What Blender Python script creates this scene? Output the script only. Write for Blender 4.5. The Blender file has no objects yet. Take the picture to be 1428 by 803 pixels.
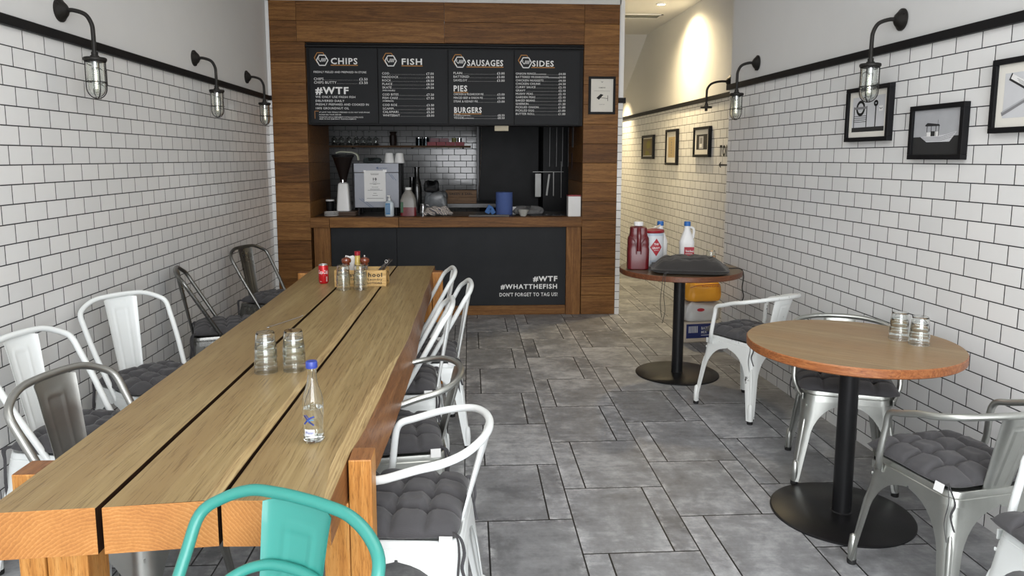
import bpy, bmesh, math, random
from mathutils import Vector, Matrix
random.seed(7)
S = bpy.context.scene
COL = S.collection
PI = math.pi

# ------------------------------------------------------------------ camera
cd = bpy.data.cameras.new('camera'); cam = bpy.data.objects.new('camera', cd); COL.objects.link(cam)
cd.sensor_width = 36; cd.lens = 1024.83 / 1428 * 36; cd.shift_y = -(401.5 - 353.536) / 1428
cd.clip_start = 0.05
right = (0.99846026, -0.05545019, 0.00154696); fwd = (0.05518603, 0.99010401, -0.12902927); up = (0.00562305, 0.12891596, 0.99163958)
cam.matrix_world = Matrix(((right[0], up[0], -fwd[0], 0), (right[1], up[1], -fwd[1], 0), (right[2], up[2], -fwd[2], 1.5), (0, 0, 0, 1)))
S.camera = cam
# ------------------------------------------------------------------ world, lights, exposure
S.view_settings.view_transform = 'Standard'; S.view_settings.look = 'None'
S.view_settings.gamma = 1; S.view_settings.use_curve_mapping = False
S.view_settings.exposure = -0.06
S.cycles.max_bounces = 32; S.cycles.transmission_bounces = 32; S.cycles.glossy_bounces = 8; S.cycles.diffuse_bounces = 6
w = bpy.data.worlds.new('sky'); S.world = w; w.use_nodes = True
w.node_tree.nodes['Background'].inputs[0].default_value = (0.86, 0.93, 1.0, 1)
w.node_tree.nodes['Background'].inputs[1].default_value = 1.2
def area_light(name, loc, rot, sx, sy, energy, color):
    l = bpy.data.lights.new(name, 'AREA'); l.shape = 'RECTANGLE'; l.size = sx; l.size_y = sy; l.energy = energy; l.color = color
    o = bpy.data.objects.new(name, l); COL.objects.link(o); o.location = loc; o.rotation_euler = rot; return o
area_light('street_daylight', (0.45, -1.75, 1.75), (PI/2 + 0.0, 0, 0), 2.9, 2.6, 225, (0.97, 0.98, 1.0))
area_light('ceiling_fill_front', (0.1, 1.6, 2.93), (0, 0, 0), 2.2, 1.2, 30, (1.0, 0.98, 0.95))  # unseen fill lamp, added to lift the near half of the room
area_light('ceiling_fill_rear', (0.1, 4.6, 2.93), (0, 0, 0), 2.2, 1.2, 10, (1.0, 0.97, 0.93))  # added fill over the rear half, no fitting built for it

# ------------------------------------------------------------------ helpers
class MB:
    def __init__(s): s.bm = bmesh.new(); s.mi = 0
    def _mark(s, fs, smooth):
        for f in fs: f.material_index = s.mi; f.smooth = smooth
    def face(s, pts, smooth=False):
        f = s.bm.faces.new([s.bm.verts.new(p) for p in pts]); s._mark([f], smooth); return f
    def box(s, c, d, rot=None, bevel=0, top_mi=None):
        M = Matrix.Translation(c) @ (rot.to_4x4() if rot else Matrix()) @ Matrix.Diagonal((d[0], d[1], d[2], 1))
        b2 = bmesh.new(); bmesh.ops.create_cube(b2, size=1, matrix=M)
        if bevel: bmesh.ops.bevel(b2, geom=b2.edges[:], offset=bevel, segments=2, profile=0.6, affect='EDGES')
        s.merge(b2, top_mi=top_mi)
    def b(s, x0, x1, y0, y1, z0, z1, bevel=0, top_mi=None):
        s.box(((x0+x1)/2, (y0+y1)/2, (z0+z1)/2), (abs(x1-x0), abs(y1-y0), abs(z1-z0)), None, bevel, top_mi)
    def merge(s, b2, top_mi=None, smooth=False):
        b2.normal_update(); m = {}
        for v in b2.verts: m[v] = s.bm.verts.new(v.co)
        for f in b2.faces:
            try: g = s.bm.faces.new([m[v] for v in f.verts])
            except ValueError: continue
            g.material_index = top_mi if (top_mi is not None and f.normal.z > 0.9) else s.mi
            g.smooth = smooth
        b2.free()
    def loft(s, rings, closed=True, cap0=True, cap1=True, smooth=True):
        vs = [[s.bm.verts.new(p) for p in r] for r in rings]; n = len(vs[0]); out = []
        for a, b in zip(vs[:-1], vs[1:]):
            for i in range(n if closed else n-1):
                j = (i+1) % n; out.append(s.bm.faces.new((a[i], a[j], b[j], b[i])))
        if cap0: out.append(s.bm.faces.new(vs[0][::-1]))
        if cap1: out.append(s.bm.faces.new(vs[-1]))
        s._mark(out, smooth); return vs
    def lathe(s, prof, c=(0, 0, 0), seg=24, ax='z', caps=True, fac=None):
        rings = []
        for r, z in prof:
            ring = []
            for i in range(seg):
                a = 2*PI*i/seg; rr = max(r, 1e-5) * (fac(a) if fac else 1)
                p = (rr*math.cos(a), rr*math.sin(a), z)
                if ax == 'x': p = (p[2], p[0], p[1])
                if ax == 'y': p = (p[0], p[2], p[1])
                ring.append((p[0]+c[0], p[1]+c[1], p[2]+c[2]))
            rings.append(ring)
        s.loft(rings, cap0=caps, cap1=caps)
    def tube(s, pts, r, seg=10, closed=False, rr=None, flat=None):
        pts = [Vector(p) for p in pts]; n = len(pts); rings = []
        up_ = None
        for i, p in enumerate(pts):
            if closed: t = pts[(i+1) % n] - pts[i-1]
            else: t = pts[min(i+1, n-1)] - pts[max(i-1, 0)]
            t.normalize()
            if up_ is None:
                a = Vector((0, 0, 1)) if abs(t.z) < 0.9 else Vector((1, 0, 0)); up_ = (a - t*a.dot(t)).normalized()
            else:
                up_ = (up_ - t*up_.dot(t)); up_.normalize()
            side = t.cross(up_); q = rr[i] if rr else r
            f0, f1 = flat if flat else (1, 1)
            rings.append([tuple(p + up_*(math.cos(2*PI*k/seg)*q*f0) + side*(math.sin(2*PI*k/seg)*q*f1)) for k in range(seg)])
        if closed: rings.append(rings[0])
        s.loft(rings, cap0=not closed, cap1=not closed)
    def rr(s, prof, seg=5, c=(0, 0, 0), power=None):
        # loft of rounded rectangles: (z, hx, hy, r)
        rings = []
        for z, hx, hy, r in prof:
            ring = []; r = min(r, hx, hy)
            for qx, qy, a0 in ((1, 1, 0), (-1, 1, 90), (-1, -1, 180), (1, -1, 270)):
                for k in range(seg+1):
                    a = math.radians(a0 + 90*k/seg)
                    ring.append((c[0]+qx*(hx-r)+r*math.cos(a), c[1]+qy*(hy-r)+r*math.sin(a), c[2]+z))
            rings.append(ring)
        s.loft(rings)
    def prism(s, poly, y0, y1, plane='xz', smooth=False):
        f = {'xz': lambda u, v, d: (u, d, v), 'xy': lambda u, v, d: (u, v, d), 'yz': lambda u, v, d: (d, u, v)}[plane]
        s.loft([[f(u, v, y0) for u, v in poly], [f(u, v, y1) for u, v in poly]], smooth=smooth)
    def build(s, name, mats, parent=None, loc=None, rot=None, sharp=35, doubles=0):
        bm = s.bm
        if doubles: bmesh.ops.remove_doubles(bm, verts=bm.verts, dist=doubles)
        bmesh.ops.recalc_face_normals(bm, faces=bm.faces)
        for e in bm.edges:
            if len(e.link_faces) == 2 and e.calc_face_angle(0) > math.radians(sharp): e.smooth = False
        me = bpy.data.meshes.new(name); bm.to_mesh(me); bm.free()
        if not isinstance(mats, (list, tuple)): mats = [mats]
        for m in mats: me.materials.append(m)
        o = bpy.data.objects.new(name, me); COL.objects.link(o)
        if parent: o.parent = parent
        if loc: o.location = loc
        if rot is not None: o.rotation_euler = (0, 0, rot)
        return o
def catmull(P, n=8, closed=False):
    P = [Vector(p) for p in P]; out = []; N = len(P)
    rng = range(N) if closed else range(N-1)
    for i in rng:
        if closed: a, b, c, d = P[i-1], P[i], P[(i+1) % N], P[(i+2) % N]
        else: a, b, c, d = P[max(i-1, 0)], P[i], P[i+1], P[min(i+2, N-1)]
        for k in range(n):
            t = k/n
            out.append(0.5*((2*b)+(c-a)*t+(2*a-5*b+4*c-d)*t*t+(3*b-a-3*c+d)*t**3))
    if not closed: out.append(P[-1])
    return out
def tag(o, label, cat=None, group=None, kind=None):
    if label: o['label'] = label
    if cat: o['category'] = cat
    if group: o['group'] = group
    if kind: o['kind'] = kind
    return o
def thing(name, label, cat, loc=(0, 0, 0), rz=0, group=None):
    o = bpy.data.objects.new(name, None); o.empty_display_size = 0.05; COL.objects.link(o)
    o.location = loc; o.rotation_euler = (0, 0, rz); return tag(o, label, cat, group)
def struct(mb, name, mats, label=None, **k):
    o = mb.build(name, mats, **k); o['kind'] = 'structure'
    o['label'] = label; o['category'] = 'structure'
    return o
KIDS = {}
def dup(o, loc=None, rz=None, label=None, parent=None):
    c = o.copy(); COL.objects.link(c)
    if parent: c.parent = parent
    if loc is not None: c.location = loc
    if rz is not None: c.rotation_euler = (0, 0, rz)
    if label: c['label'] = label
    for ch in list(o.children): dup(ch, parent=c)
    return c

# text ------------------------------------------------------------
_tc = {}
def text_mesh(s, bold=0.0, shear=0.0):
    key = (s, bold, shear)
    if key in _tc: return _tc[key]
    cu = bpy.data.curves.new('t', 'FONT'); cu.body = s; cu.size = 1; cu.offset = bold; cu.shear = shear; cu.resolution_u = 2; cu.space_character = 1.06 + bold*4
    cu.fill_mode = 'BOTH'
    ob = bpy.data.objects.new('t', cu); COL.objects.link(ob)
    bpy.context.view_layer.update()
    me = bpy.data.meshes.new_from_object(ob.evaluated_get(bpy.context.evaluated_depsgraph_get()))
    V = [tuple(v.co) for v in me.vertices]; F = [tuple(p.vertices) for p in me.polygons]
    bpy.data.objects.remove(ob); bpy.data.curves.remove(cu); bpy.data.meshes.remove(me)
    _tc[key] = (V, F); return V, F
CAP = None
def write(mb, s, x, z, h, width=None, align='l', bold=0.0, shear=0.0, xf=None):
    """write s with capital height h, baseline z, into mb; returns (x0,x1)"""
    global CAP
    if CAP is None: CAP = max(v[1] for v in text_mesh('H')[0])
    V, F = text_mesh(s, bold, shear)
    if not V: return x, x
    k = h/CAP; x0 = min(v[0] for v in V); x1 = max(v[0] for v in V); wd = (x1-x0)*k
    kx = k if width is None else width/(x1-x0)
    W = (x1-x0)*kx; ox = {'l': x, 'c': x-W/2, 'r': x-W}[align]
    xf = xf or (lambda u, v: (u, 0, v))
    vs = [mb.bm.verts.new(xf(ox+(v[0]-x0)*kx, z+v[1]*k)) for v in V]
    for f in F:
        try: g = mb.bm.faces.new([vs[i] for i in f]); g.material_index = mb.mi
        except ValueError: pass
    return ox, ox+W
def quad(mb, x0, x1, z0, z1, xf=None):
    xf = xf or (lambda u, v: (u, 0, v))
    mb.face([xf(x0, z0), xf(x1, z0), xf(x1, z1), xf(x0, z1)])
def poly(mb, P, xf=None):
    xf = xf or (lambda u, v: (u, 0, v)); mb.face([xf(*p) for p in P])
def stroke(mb, P, t, closed=False, xf=None):
    """polyline as thin flat quads"""
    P = [Vector((p[0], p[1])) for p in P]; n = len(P)
    for i in range(n if closed else n-1):
        a, b = P[i], P[(i+1) % n]; d = (b-a)
        if d.length < 1e-7: continue
        d.normalize(); e = Vector((-d.y, d.x))*t/2; a2 = a-d*t*0.3; b2 = b+d*t*0.3
        poly(mb, [tuple(a2-e), tuple(b2-e), tuple(b2+e), tuple(a2+e)], xf)

# materials ---------------------------------------------------------
def lin(c):
    return tuple(((v/255)/12.92 if v/255 <= 0.04045 else ((v/255+0.055)/1.055)**2.4) for v in c)
class NT:
    def __init__(s, name):
        s.m = bpy.data.materials.new(name); s.m.use_nodes = True; s.t = s.m.node_tree
        s.p = s.t.nodes['Principled BSDF']
    def n(s, typ, **k):
        nd = s.t.nodes.new(typ)
        for a, v in k.items():
            if hasattr(nd, a): setattr(nd, a, v)
        return nd
    def l(s, a, b): s.t.links.new(a, b)
    def math(s, op, a, b=None, c=None, clamp=False):
        nd = s.n('ShaderNodeMath', operation=op, use_clamp=clamp)
        for i, v in enumerate((a, b, c)):
            if v is None: continue
            if isinstance(v, (int, float)): nd.inputs[i].default_value = v
            else: s.l(v, nd.inputs[i])
        return nd.outputs[0]
    def mix(s, f, a, b):
        nd = s.n('ShaderNodeMix', data_type='RGBA')
        for i, v in ((0, f), (6, a), (7, b)):
            if isinstance(v, (int, float)): nd.inputs[i].default_value = v
            elif isinstance(v, tuple): nd.inputs[i].default_value = (*v[:3], 1)
            else: s.l(v, nd.inputs[i])
        return nd.outputs[2]
    def ramp(s, f, stops):
        nd = s.n('ShaderNodeValToRGB'); s.l(f, nd.inputs[0]); e = nd.color_ramp.elements
        while len(e) < len(stops): e.new(0.5)
        for el, (p, c) in zip(e, stops): el.position = p; el.color = (*c, 1) if len(c) == 3 else c
        return nd.outputs[0]
    def noise(s, vec, scale, detail=4, rough=0.55, dist=0):
        nd = s.n('ShaderNodeTexNoise'); nd.inputs['Scale'].default_value = scale; nd.inputs['Detail'].default_value = detail
        nd.inputs['Roughness'].default_value = rough; nd.inputs['Distortion'].default_value = dist
        if vec is not None: s.l(vec, nd.inputs['Vector'])
        return nd.outputs['Fac']
    def coord(s, world=False, scale=(1, 1, 1), off=None):
        if world: v = s.n('ShaderNodeNewGeometry').outputs['Position']
        else: v = s.n('ShaderNodeTexCoord').outputs['Object']
        mp = s.n('ShaderNodeMapping'); s.l(v, mp.inputs[0]); mp.inputs['Scale'].default_value = scale
        if off is not None:
            if isinstance(off, tuple): mp.inputs['Location'].default_value = off
            else: s.l(off, mp.inputs['Location'])
        return mp.outputs[0]
    def bump(s, h, strength=0.3, dist=0.01):
        nd = s.n('ShaderNodeBump'); nd.inputs['Strength'].default_value = strength; nd.inputs['Distance'].default_value = dist
        s.l(h, nd.inputs['Height']); s.l(nd.outputs[0], s.p.inputs['Normal'])
    def set(s, **k):
        for a, v in k.items():
            i = s.p.inputs[a.replace('_', ' ')]
            if hasattr(v, 'links') or hasattr(v, 'is_linked'): s.l(v, i)
            elif isinstance(v, tuple) and len(v) == 3: i.default_value = (*v, 1)
            else: i.default_value = v
        return s
_mc = {}
def plain(name, col, rough=0.5, metal=0.0, var=0.06, bump=0.0, nscale=25, coat=0.0, spec=0.5):
    if name in _mc: return _mc[name]
    t = NT(name); c = t.coord(); nz = t.noise(c, nscale)
    dk = tuple(v*(1-var*2) for v in col); lt = tuple(min(1, v*(1+var)) for v in col)
    t.set(Base_Color=t.mix(nz, dk, lt), Roughness=rough, Metallic=metal, Coat_Weight=coat); t.p.inputs['Specular IOR Level'].default_value = spec
    if bump: t.bump(t.noise(c, nscale*4), bump, 0.002)
    _mc[name] = t.m; return t.m
def wood(name, c_dark, c_mid, c_light, axis='y', rough=0.5, scale=1.0, ring=1.0, bump=0.25, coat=0.0, island=True, extra=0.0, spec=0.4, stretch=1.6, tint=None):
    """grain stretched along axis"""
    t = NT(name)
    geo = t.n('ShaderNodeNewGeometry')
    off = None
    if island:
        cb = t.n('ShaderNodeCombineXYZ')
        for i, k in enumerate((13.1, 7.7, 29.3)): t.l(t.math('MULTIPLY', geo.outputs['Random Per Island'], k), cb.inputs[i])
        off = cb.outputs[0]
    lo, hi = 0.45*scale*stretch, 16*scale
    sc = {'x': (lo, hi, hi), 'y': (hi, lo, hi), 'z': (hi, hi, lo)}[axis]
    l2 = 3*scale*stretch; sc2 = {'x': (l2, 60*scale, 60*scale), 'y': (60*scale, l2, 60*scale), 'z': (60*scale, 60*scale, l2)}[axis]
    v1 = t.coord(scale=sc, off=off); v2 = t.coord(scale=sc2, off=off)
    big = t.noise(v1, 0.55, 3, 0.5, 0.6*ring)
    bands = t.math('FRACT', t.math('MULTIPLY', big, 9.0*ring))
    tri = t.math('ABSOLUTE', t.math('SUBTRACT', bands, 0.5))
    fine = t.noise(v2, 1.6, 6, 0.65)
    f = t.math('ADD', t.math('MULTIPLY', tri, 0.55), t.math('MULTIPLY', fine, 0.75))
    if island: f = t.math('ADD', f, t.math('MULTIPLY', t.math('SUBTRACT', geo.outputs['Random Per Island'], 0.5), 0.35+extra))
    col = t.ramp(f, [(0.2, c_dark), (0.52, c_mid), (0.85, c_light)])
    if tint: col = t.mix(t.ramp(t.noise(t.coord(scale={'x': (0.5, 5, 5), 'y': (5, 0.5, 5), 'z': (5, 5, 0.5)}[axis], off=off), 1.3, 3), [(0.42, (0, 0, 0)), (0.62, (1, 1, 1))]), col, tint)
    pores = t.ramp(t.noise(v2, 4.0, 4, 0.6), [(0.36, (0.55, 0.5, 0.45)), (0.46, (1, 1, 1))])
    mm = t.n('ShaderNodeMix', data_type='RGBA', blend_type='MULTIPLY'); mm.inputs[0].default_value = 0.8
    t.l(col, mm.inputs[6]); t.l(pores, mm.inputs[7])
    t.set(Base_Color=mm.outputs[2], Roughness=rough, Coat_Weight=coat); t.p.inputs['Specular IOR Level'].default_value = spec; t.p.inputs['Coat Roughness'].default_value = 0.25
    t.bump(f, bump, 0.003)
    return t.m
def tiles(name, axis, u0, v0, alb=1.0):
    """white metro tiles 155 x 78.5 mm with dark grout; axis: wall running along y or x"""
    t = NT(name); pos = t.n('ShaderNodeNewGeometry').outputs['Position']
    sx = t.n('ShaderNodeSeparateXYZ'); t.l(pos, sx.inputs[0])
    u = sx.outputs[1] if axis == 'y' else sx.outputs[0]
    cb = t.n('ShaderNodeCombineXYZ')
    t.l(t.math('SUBTRACT', u, u0), cb.inputs[0]); t.l(t.math('SUBTRACT', sx.outputs[2], v0), cb.inputs[1])
    br = t.n('ShaderNodeTexBrick'); br.offset = 0.5; br.offset_frequency = 2; br.squash = 1.0
    t.l(cb.outputs[0], br.inputs['Vector'])
    for k, v in (('Scale', 1.0), ('Mortar Size', 0.0025), ('Mortar Smooth', 0.1), ('Bias', 0.0), ('Brick Width', 0.15547), ('Row Height', 0.078465)): br.inputs[k].default_value = v
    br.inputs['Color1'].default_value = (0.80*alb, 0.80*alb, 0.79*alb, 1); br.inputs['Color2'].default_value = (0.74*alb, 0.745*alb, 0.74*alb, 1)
    br.inputs['Mortar'].default_value = (0.022, 0.022, 0.026, 1)
    b2 = t.n('ShaderNodeTexBrick'); b2.offset = 0.5; b2.offset_frequency = 2
    t.l(cb.outputs[0], b2.inputs['Vector'])
    for k, v in (('Scale', 1.0), ('Mortar Size', 0.0045), ('Mortar Smooth', 1.0), ('Bias', 0.0), ('Brick Width', 0.15547), ('Row Height', 0.078465)): b2.inputs[k].default_value = v
    rough = t.math('ADD', 0.13, t.math('MULTIPLY', br.outputs['Fac'], 0.6))
    t.set(Base_Color=br.outputs['Color'], Roughness=rough)
    # each tile tilts a touch, edges rounded
    c = t.n('ShaderNodeMapping'); t.l(pos, c.inputs[0]); c.inputs['Scale'].default_value = (6, 6, 9)
    h = t.math('ADD', t.math('MULTIPLY', b2.outputs['Fac'], -1.0), t.math('MULTIPLY', t.noise(c.outputs[0], 1.0, 2), 0.8))
    t.bump(h, 0.35, 0.004)
    return t.m
def floor_mat():
    t = NT('grey_floor_tiles'); pos = t.n('ShaderNodeNewGeometry').outputs['Position']
    sx = t.n('ShaderNodeSeparateXYZ'); t.l(pos, sx.inputs[0])
    K = -0.00254; W, D = 0.45519, 0.55858
    X = t.math('SUBTRACT', sx.outputs[0], t.math('MULTIPLY', sx.outputs[1], K)); Y = t.math('ADD', sx.outputs[1], t.math('MULTIPLY', sx.outputs[0], K))
    cu = t.math('DIVIDE', t.math('SUBTRACT', X, -0.02939), W); ci = t.math('FLOOR', cu); fu = t.math('SUBTRACT', cu, ci)
    par = t.math('FLOORED_MODULO', ci, 2.0)
    rv = t.math('ADD', t.math('DIVIDE', t.math('SUBTRACT', Y, 6.2418), D), t.math('MULTIPLY', par, 0.492))
    ri = t.math('FLOOR', rv); fv = t.math('SUBTRACT', rv, ri)
    # column 0: row just beyond index0 joint (further) has the small tile on one side; alternate
    alt = t.math('FLOORED_MODULO', t.math('ADD', ri, 1.0), 2.0)
    split = t.math('ADD', 0.218, t.math('MULTIPLY', alt, 0.564))     # 0.218 or 0.782
    def edge(f, s, g):  # distance to joint in metres -> mask
        d = t.math('ABSOLUTE', f); return t.math('LESS_THAN', t.math('MULTIPLY', d, s), g)
    g = 0.0034
    du = t.math('MINIMUM', fu, t.math('SUBTRACT', 1.0, fu)); dv = t.math('MINIMUM', fv, t.math('SUBTRACT', 1.0, fv)); ds = t.math('SUBTRACT', fu, split)
    m = t.math('MAXIMUM', t.math('MAXIMUM', edge(du, W, g*0.9), edge(dv, D, g)), edge(ds, W, g))
    side = t.math('GREATER_THAN', ds, 0.0)
    idc = t.n('ShaderNodeCombineXYZ'); t.l(ci, idc.inputs[0]); t.l(ri, idc.inputs[1]); t.l(side, idc.inputs[2])
    wn = t.n('ShaderNodeTexWhiteNoise', noise_dimensions='3D'); t.l(idc.outputs[0], wn.inputs['Vector'])
    # cloudy cement look, shifted per tile
    ad = t.n('ShaderNodeVectorMath', operation='MULTIPLY_ADD'); t.l(wn.outputs['Color'], ad.inputs[0]); ad.inputs[1].default_value = (9, 9, 9); t.l(pos, ad.inputs[2])
    n1 = t.noise(ad.outputs[0], 3.2, 8, 0.66, 0.4); n2 = t.noise(ad.outputs[0], 14, 6, 0.7)
    mpx = t.n('ShaderNodeMapping'); t.l(ad.outputs[0], mpx.inputs[0]); mpx.inputs['Scale'].default_value = (3, 26, 3)
    n3 = t.noise(mpx.outputs[0], 1.5, 5, 0.6)
    f = t.math('ADD', t.math('ADD', t.math('MULTIPLY', n1, 0.62), t.math('MULTIPLY', n2, 0.26)), t.math('MULTIPLY', n3, 0.12))
    f = t.math('ADD', f, t.math('MULTIPLY', t.math('SUBTRACT', wn.outputs['Value'], 0.5), 0.10))
    col = t.ramp(f, [(0.36, (0.14, 0.143, 0.15)), (0.5, (0.25, 0.255, 0.265)), (0.64, (0.45, 0.458, 0.47))])
    # pale worn rims
    dmin = t.math('MINIMUM', t.math('MINIMUM', t.math('MULTIPLY', du, W), t.math('MULTIPLY', dv, D)), t.math('MULTIPLY', t.math('ABSOLUTE', ds), W))
    rim = t.math('MULTIPLY', t.math('SUBTRACT', 1.0, t.math('DIVIDE', dmin, 0.035, clamp=True), clamp=True), t.ramp(n2, [(0.48, (0, 0, 0)), (0.66, (1, 1, 1))]))
    col = t.mix(t.math('MULTIPLY', rim, 0.75), col, (0.58, 0.585, 0.595))
    col = t.mix(m, col, (0.006, 0.006, 0.007))
    t.set(Base_Color=col, Roughness=t.math('ADD', 0.34, t.math('MULTIPLY', n1, 0.28)))
    t.bump(t.math('ADD', t.math('MULTIPLY', m, -1.0), t.math('MULTIPLY', n2, 0.15)), 0.5, 0.002)
    return t.m
def glass(name, col=(1, 1, 1), rough=0.0, ior=1.45):
    t = NT(name); t.set(Base_Color=col, Roughness=rough, IOR=ior); t.p.inputs['Transmission Weight'].default_value = 1.0
    c = t.coord(); t.bump(t.noise(c, 30, 2), 0.03, 0.002); return t.m
def fabric(name, col, s=900):
    t = NT(name); c = t.coord()
    wv = t.n('ShaderNodeTexWave', bands_direction='X'); t.l(c, wv.inputs[0]); wv.inputs['Scale'].default_value = s/6; wv.inputs['Distortion'].default_value = 1.5
    w2 = t.n('ShaderNodeTexWave', bands_direction='Y'); t.l(c, w2.inputs[0]); w2.inputs['Scale'].default_value = s/6; w2.inputs['Distortion'].default_value = 1.5
    f = t.math('MULTIPLY', wv.outputs['Fac'], w2.outputs['Fac']); nz = t.noise(c, 18)
    t.set(Base_Color=t.mix(t.math('ADD', t.math('MULTIPLY', f, 0.5), t.math('MULTIPLY', nz, 0.5)), tuple(v*0.75 for v in col), tuple(v*1.25 for v in col)), Roughness=0.92)
    t.p.inputs['Sheen Weight'].default_value = 0.15
    t.bump(f, 0.25, 0.0015); return t.m
def painted_metal(name, col, chip=0.0, chipcol=(0.05, 0.045, 0.04), rough=0.35):
    t = NT(name); c = t.coord(); nz = t.noise(c, 9, 6, 0.7)
    base = t.mix(t.noise(c, 3), tuple(v*0.93 for v in col), col)
    if chip:
        n2 = t.noise(t.coord(scale=(1, 1, 0.35)), 16, 5, 0.6)
        mask = t.math('GREATER_THAN', t.math('MULTIPLY', nz, n2), 0.395-chip*0.05)
        base = t.mix(mask, base, chipcol)
    t.set(Base_Color=base, Roughness=rough); t.p.inputs['Coat Weight'].default_value = 0.2
    t.bump(nz, 0.04, 0.002); return t.m
def steel(name, col=(0.55, 0.55, 0.53), rough=0.3):
    t = NT(name); c = t.coord(); nz = t.noise(c, 7, 6, 0.65, 0.6)
    t.set(Base_Color=t.mix(nz, tuple(v*0.72 for v in col), tuple(min(1, v*1.15) for v in col)), Metallic=0.92, Roughness=t.math('ADD', rough-0.08, t.math('MULTIPLY', nz, 0.22)))
    t.bump(t.noise(t.coord(scale=(1, 1, 0.2)), 40, 3), 0.06, 0.002); return t.m
def emit(name, col, s):
    t = NT(name); t.set(Base_Color=col); t.p.inputs['Emission Color'].default_value = (*col, 1); t.p.inputs['Emission Strength'].default_value = s; return t.m

M = {}
M['floor'] = floor_mat()
M['tileL'] = tiles('white_metro_tiles_left', 'y', 3.13936, 1.46848-0.078465*40)
M['tileR'] = tiles('white_metro_tiles_right', 'y', 4.37585, 1.39801-0.078465*40)
M['tileC'] = tiles('white_metro_tiles_corridor', 'y', 4.30, 1.36-0.078465*40)
M['tileB'] = tiles('shade_toned_tiles_kitchen', 'x', 0.02, 1.381-0.078465*40, 0.42)  # white tiles toned down; the kitchen's shade is mixed into their colour
M['paint'] = plain('white_emulsion', (0.66, 0.66, 0.65), 0.85, var=0.015, bump=0.05, nscale=6)
M['white'] = plain('white_gloss_trim', (0.78, 0.78, 0.77), 0.4, var=0.02)
M['black'] = plain('black_paint', (0.008, 0.008, 0.009), 0.5, var=0.1, spec=0.18)
M['blackm'] = plain('black_powder_coat', (0.009, 0.009, 0.010), 0.36, var=0.15, bump=0.1, nscale=60, spec=0.35)
M['iron'] = plain('dark_cast_iron', (0.022, 0.020, 0.018), 0.5, 0.3, var=0.3, bump=0.4, nscale=50, spec=0.3)
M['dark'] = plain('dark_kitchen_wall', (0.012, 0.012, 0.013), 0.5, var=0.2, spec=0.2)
M['clad'] = wood('dark_oak_cladding', (0.095, 0.038, 0.009), (0.185, 0.080, 0.020), (0.29, 0.14, 0.042), 'x', 0.5, 1.0, 0.8, extra=0.1, spec=0.25)
M['cladz'] = wood('dark_oak_upright', (0.11, 0.044, 0.012), (0.21, 0.09, 0.024), (0.31, 0.155, 0.05), 'z', 0.5, spec=0.25)
M['oaktop'] = wood('weathered_oak_top', (0.225, 0.155, 0.066), (0.315, 0.228, 0.103), (0.385, 0.292, 0.145), 'y', 0.42, 1.0, 1.3, bump=0.1, extra=-0.3, stretch=0.6, tint=(0.25, 0.167, 0.072))
M['oakend'] = wood('orange_oak_end', (0.30, 0.12, 0.03), (0.50, 0.235, 0.07), (0.66, 0.38, 0.15), 'y', 0.45, 1.3, 2.2, extra=-0.2)
def endgrain():
    t = NT('oak_end_grain'); geo = t.n('ShaderNodeNewGeometry'); cb = t.n('ShaderNodeCombineXYZ')
    for i, k in enumerate((0.55, 0.0, 0.35)): t.l(t.math('MULTIPLY', t.math('SUBTRACT', t.math('FRACT', t.math('MULTIPLY', geo.outputs['Random Per Island'], 7.3+i)), 0.5), k), cb.inputs[i])
    c = t.coord(off=cb.outputs[0]); sx = t.n('ShaderNodeSeparateXYZ'); t.l(c, sx.inputs[0])
    nz = t.noise(c, 7, 4, 0.6); X = t.math('ADD', sx.outputs[0], 0.25); Z = t.math('SUBTRACT', sx.outputs[2], 0.45)
    d = t.math('SQRT', t.math('ADD', t.math('MULTIPLY', X, X), t.math('MULTIPLY', Z, Z)))
    d = t.math('ADD', d, t.math('MULTIPLY', nz, 0.045))
    rg = t.math('FRACT', t.math('MULTIPLY', d, 120)); ring = t.math('MULTIPLY', rg, rg); fine = t.noise(c, 200, 3)
    f = t.math('ADD', t.math('MULTIPLY', ring, 0.24), t.math('MULTIPLY', fine, 0.35)); f = t.math('ADD', f, t.math('MULTIPLY', t.noise(c, 9, 3), 0.5))
    t.set(Base_Color=t.ramp(f, [(0.2, (0.25, 0.088, 0.019)), (0.55, (0.44, 0.185, 0.045)), (0.9, (0.58, 0.30, 0.10))]), Roughness=0.5); t.bump(f, 0.2, 0.002)
    return t.m
M['oakend'] = endgrain()
M['oakgap'] = plain('plank_gap_shade', (0.03, 0.014, 0.007), 0.8, var=0.2, spec=0.1)  # near-black colour paints the shade inside the plank gaps
M['sap'] = wood('pale_sapwood', (0.25, 0.16, 0.07), (0.42, 0.30, 0.14), (0.52, 0.40, 0.21), 'y', 0.45, 1.0, 2.0, bump=0.2, island=False, stretch=0.8)
M['oakside'] = wood('brown_oak_side', (0.12, 0.045, 0.014), (0.21, 0.085, 0.028), (0.30, 0.14, 0.05), 'y', 0.4, 1.2, 1.0, island=False)
M['oakleg'] = wood('orange_oak_leg', (0.31, 0.115, 0.022), (0.50, 0.215, 0.048), (0.63, 0.33, 0.10), 'z', 0.42, 1.6, 0.5, extra=-0.2)
M['rtop'] = wood('round_oak_top', (0.20, 0.125, 0.058), (0.32, 0.218, 0.108), (0.40, 0.29, 0.16), 'x', 0.42, 1.0, 1.0, coat=0.05, island=False, stretch=0.7, tint=(0.30, 0.185, 0.085))
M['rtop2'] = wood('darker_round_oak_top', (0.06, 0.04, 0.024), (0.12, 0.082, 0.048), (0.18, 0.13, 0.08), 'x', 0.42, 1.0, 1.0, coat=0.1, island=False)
M['redge'] = wood('reddish_oak_edge', (0.17, 0.050, 0.014), (0.31, 0.105, 0.032), (0.42, 0.18, 0.065), 'x', 0.4, 1.5, 1.0, coat=0.2, island=False)
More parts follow.
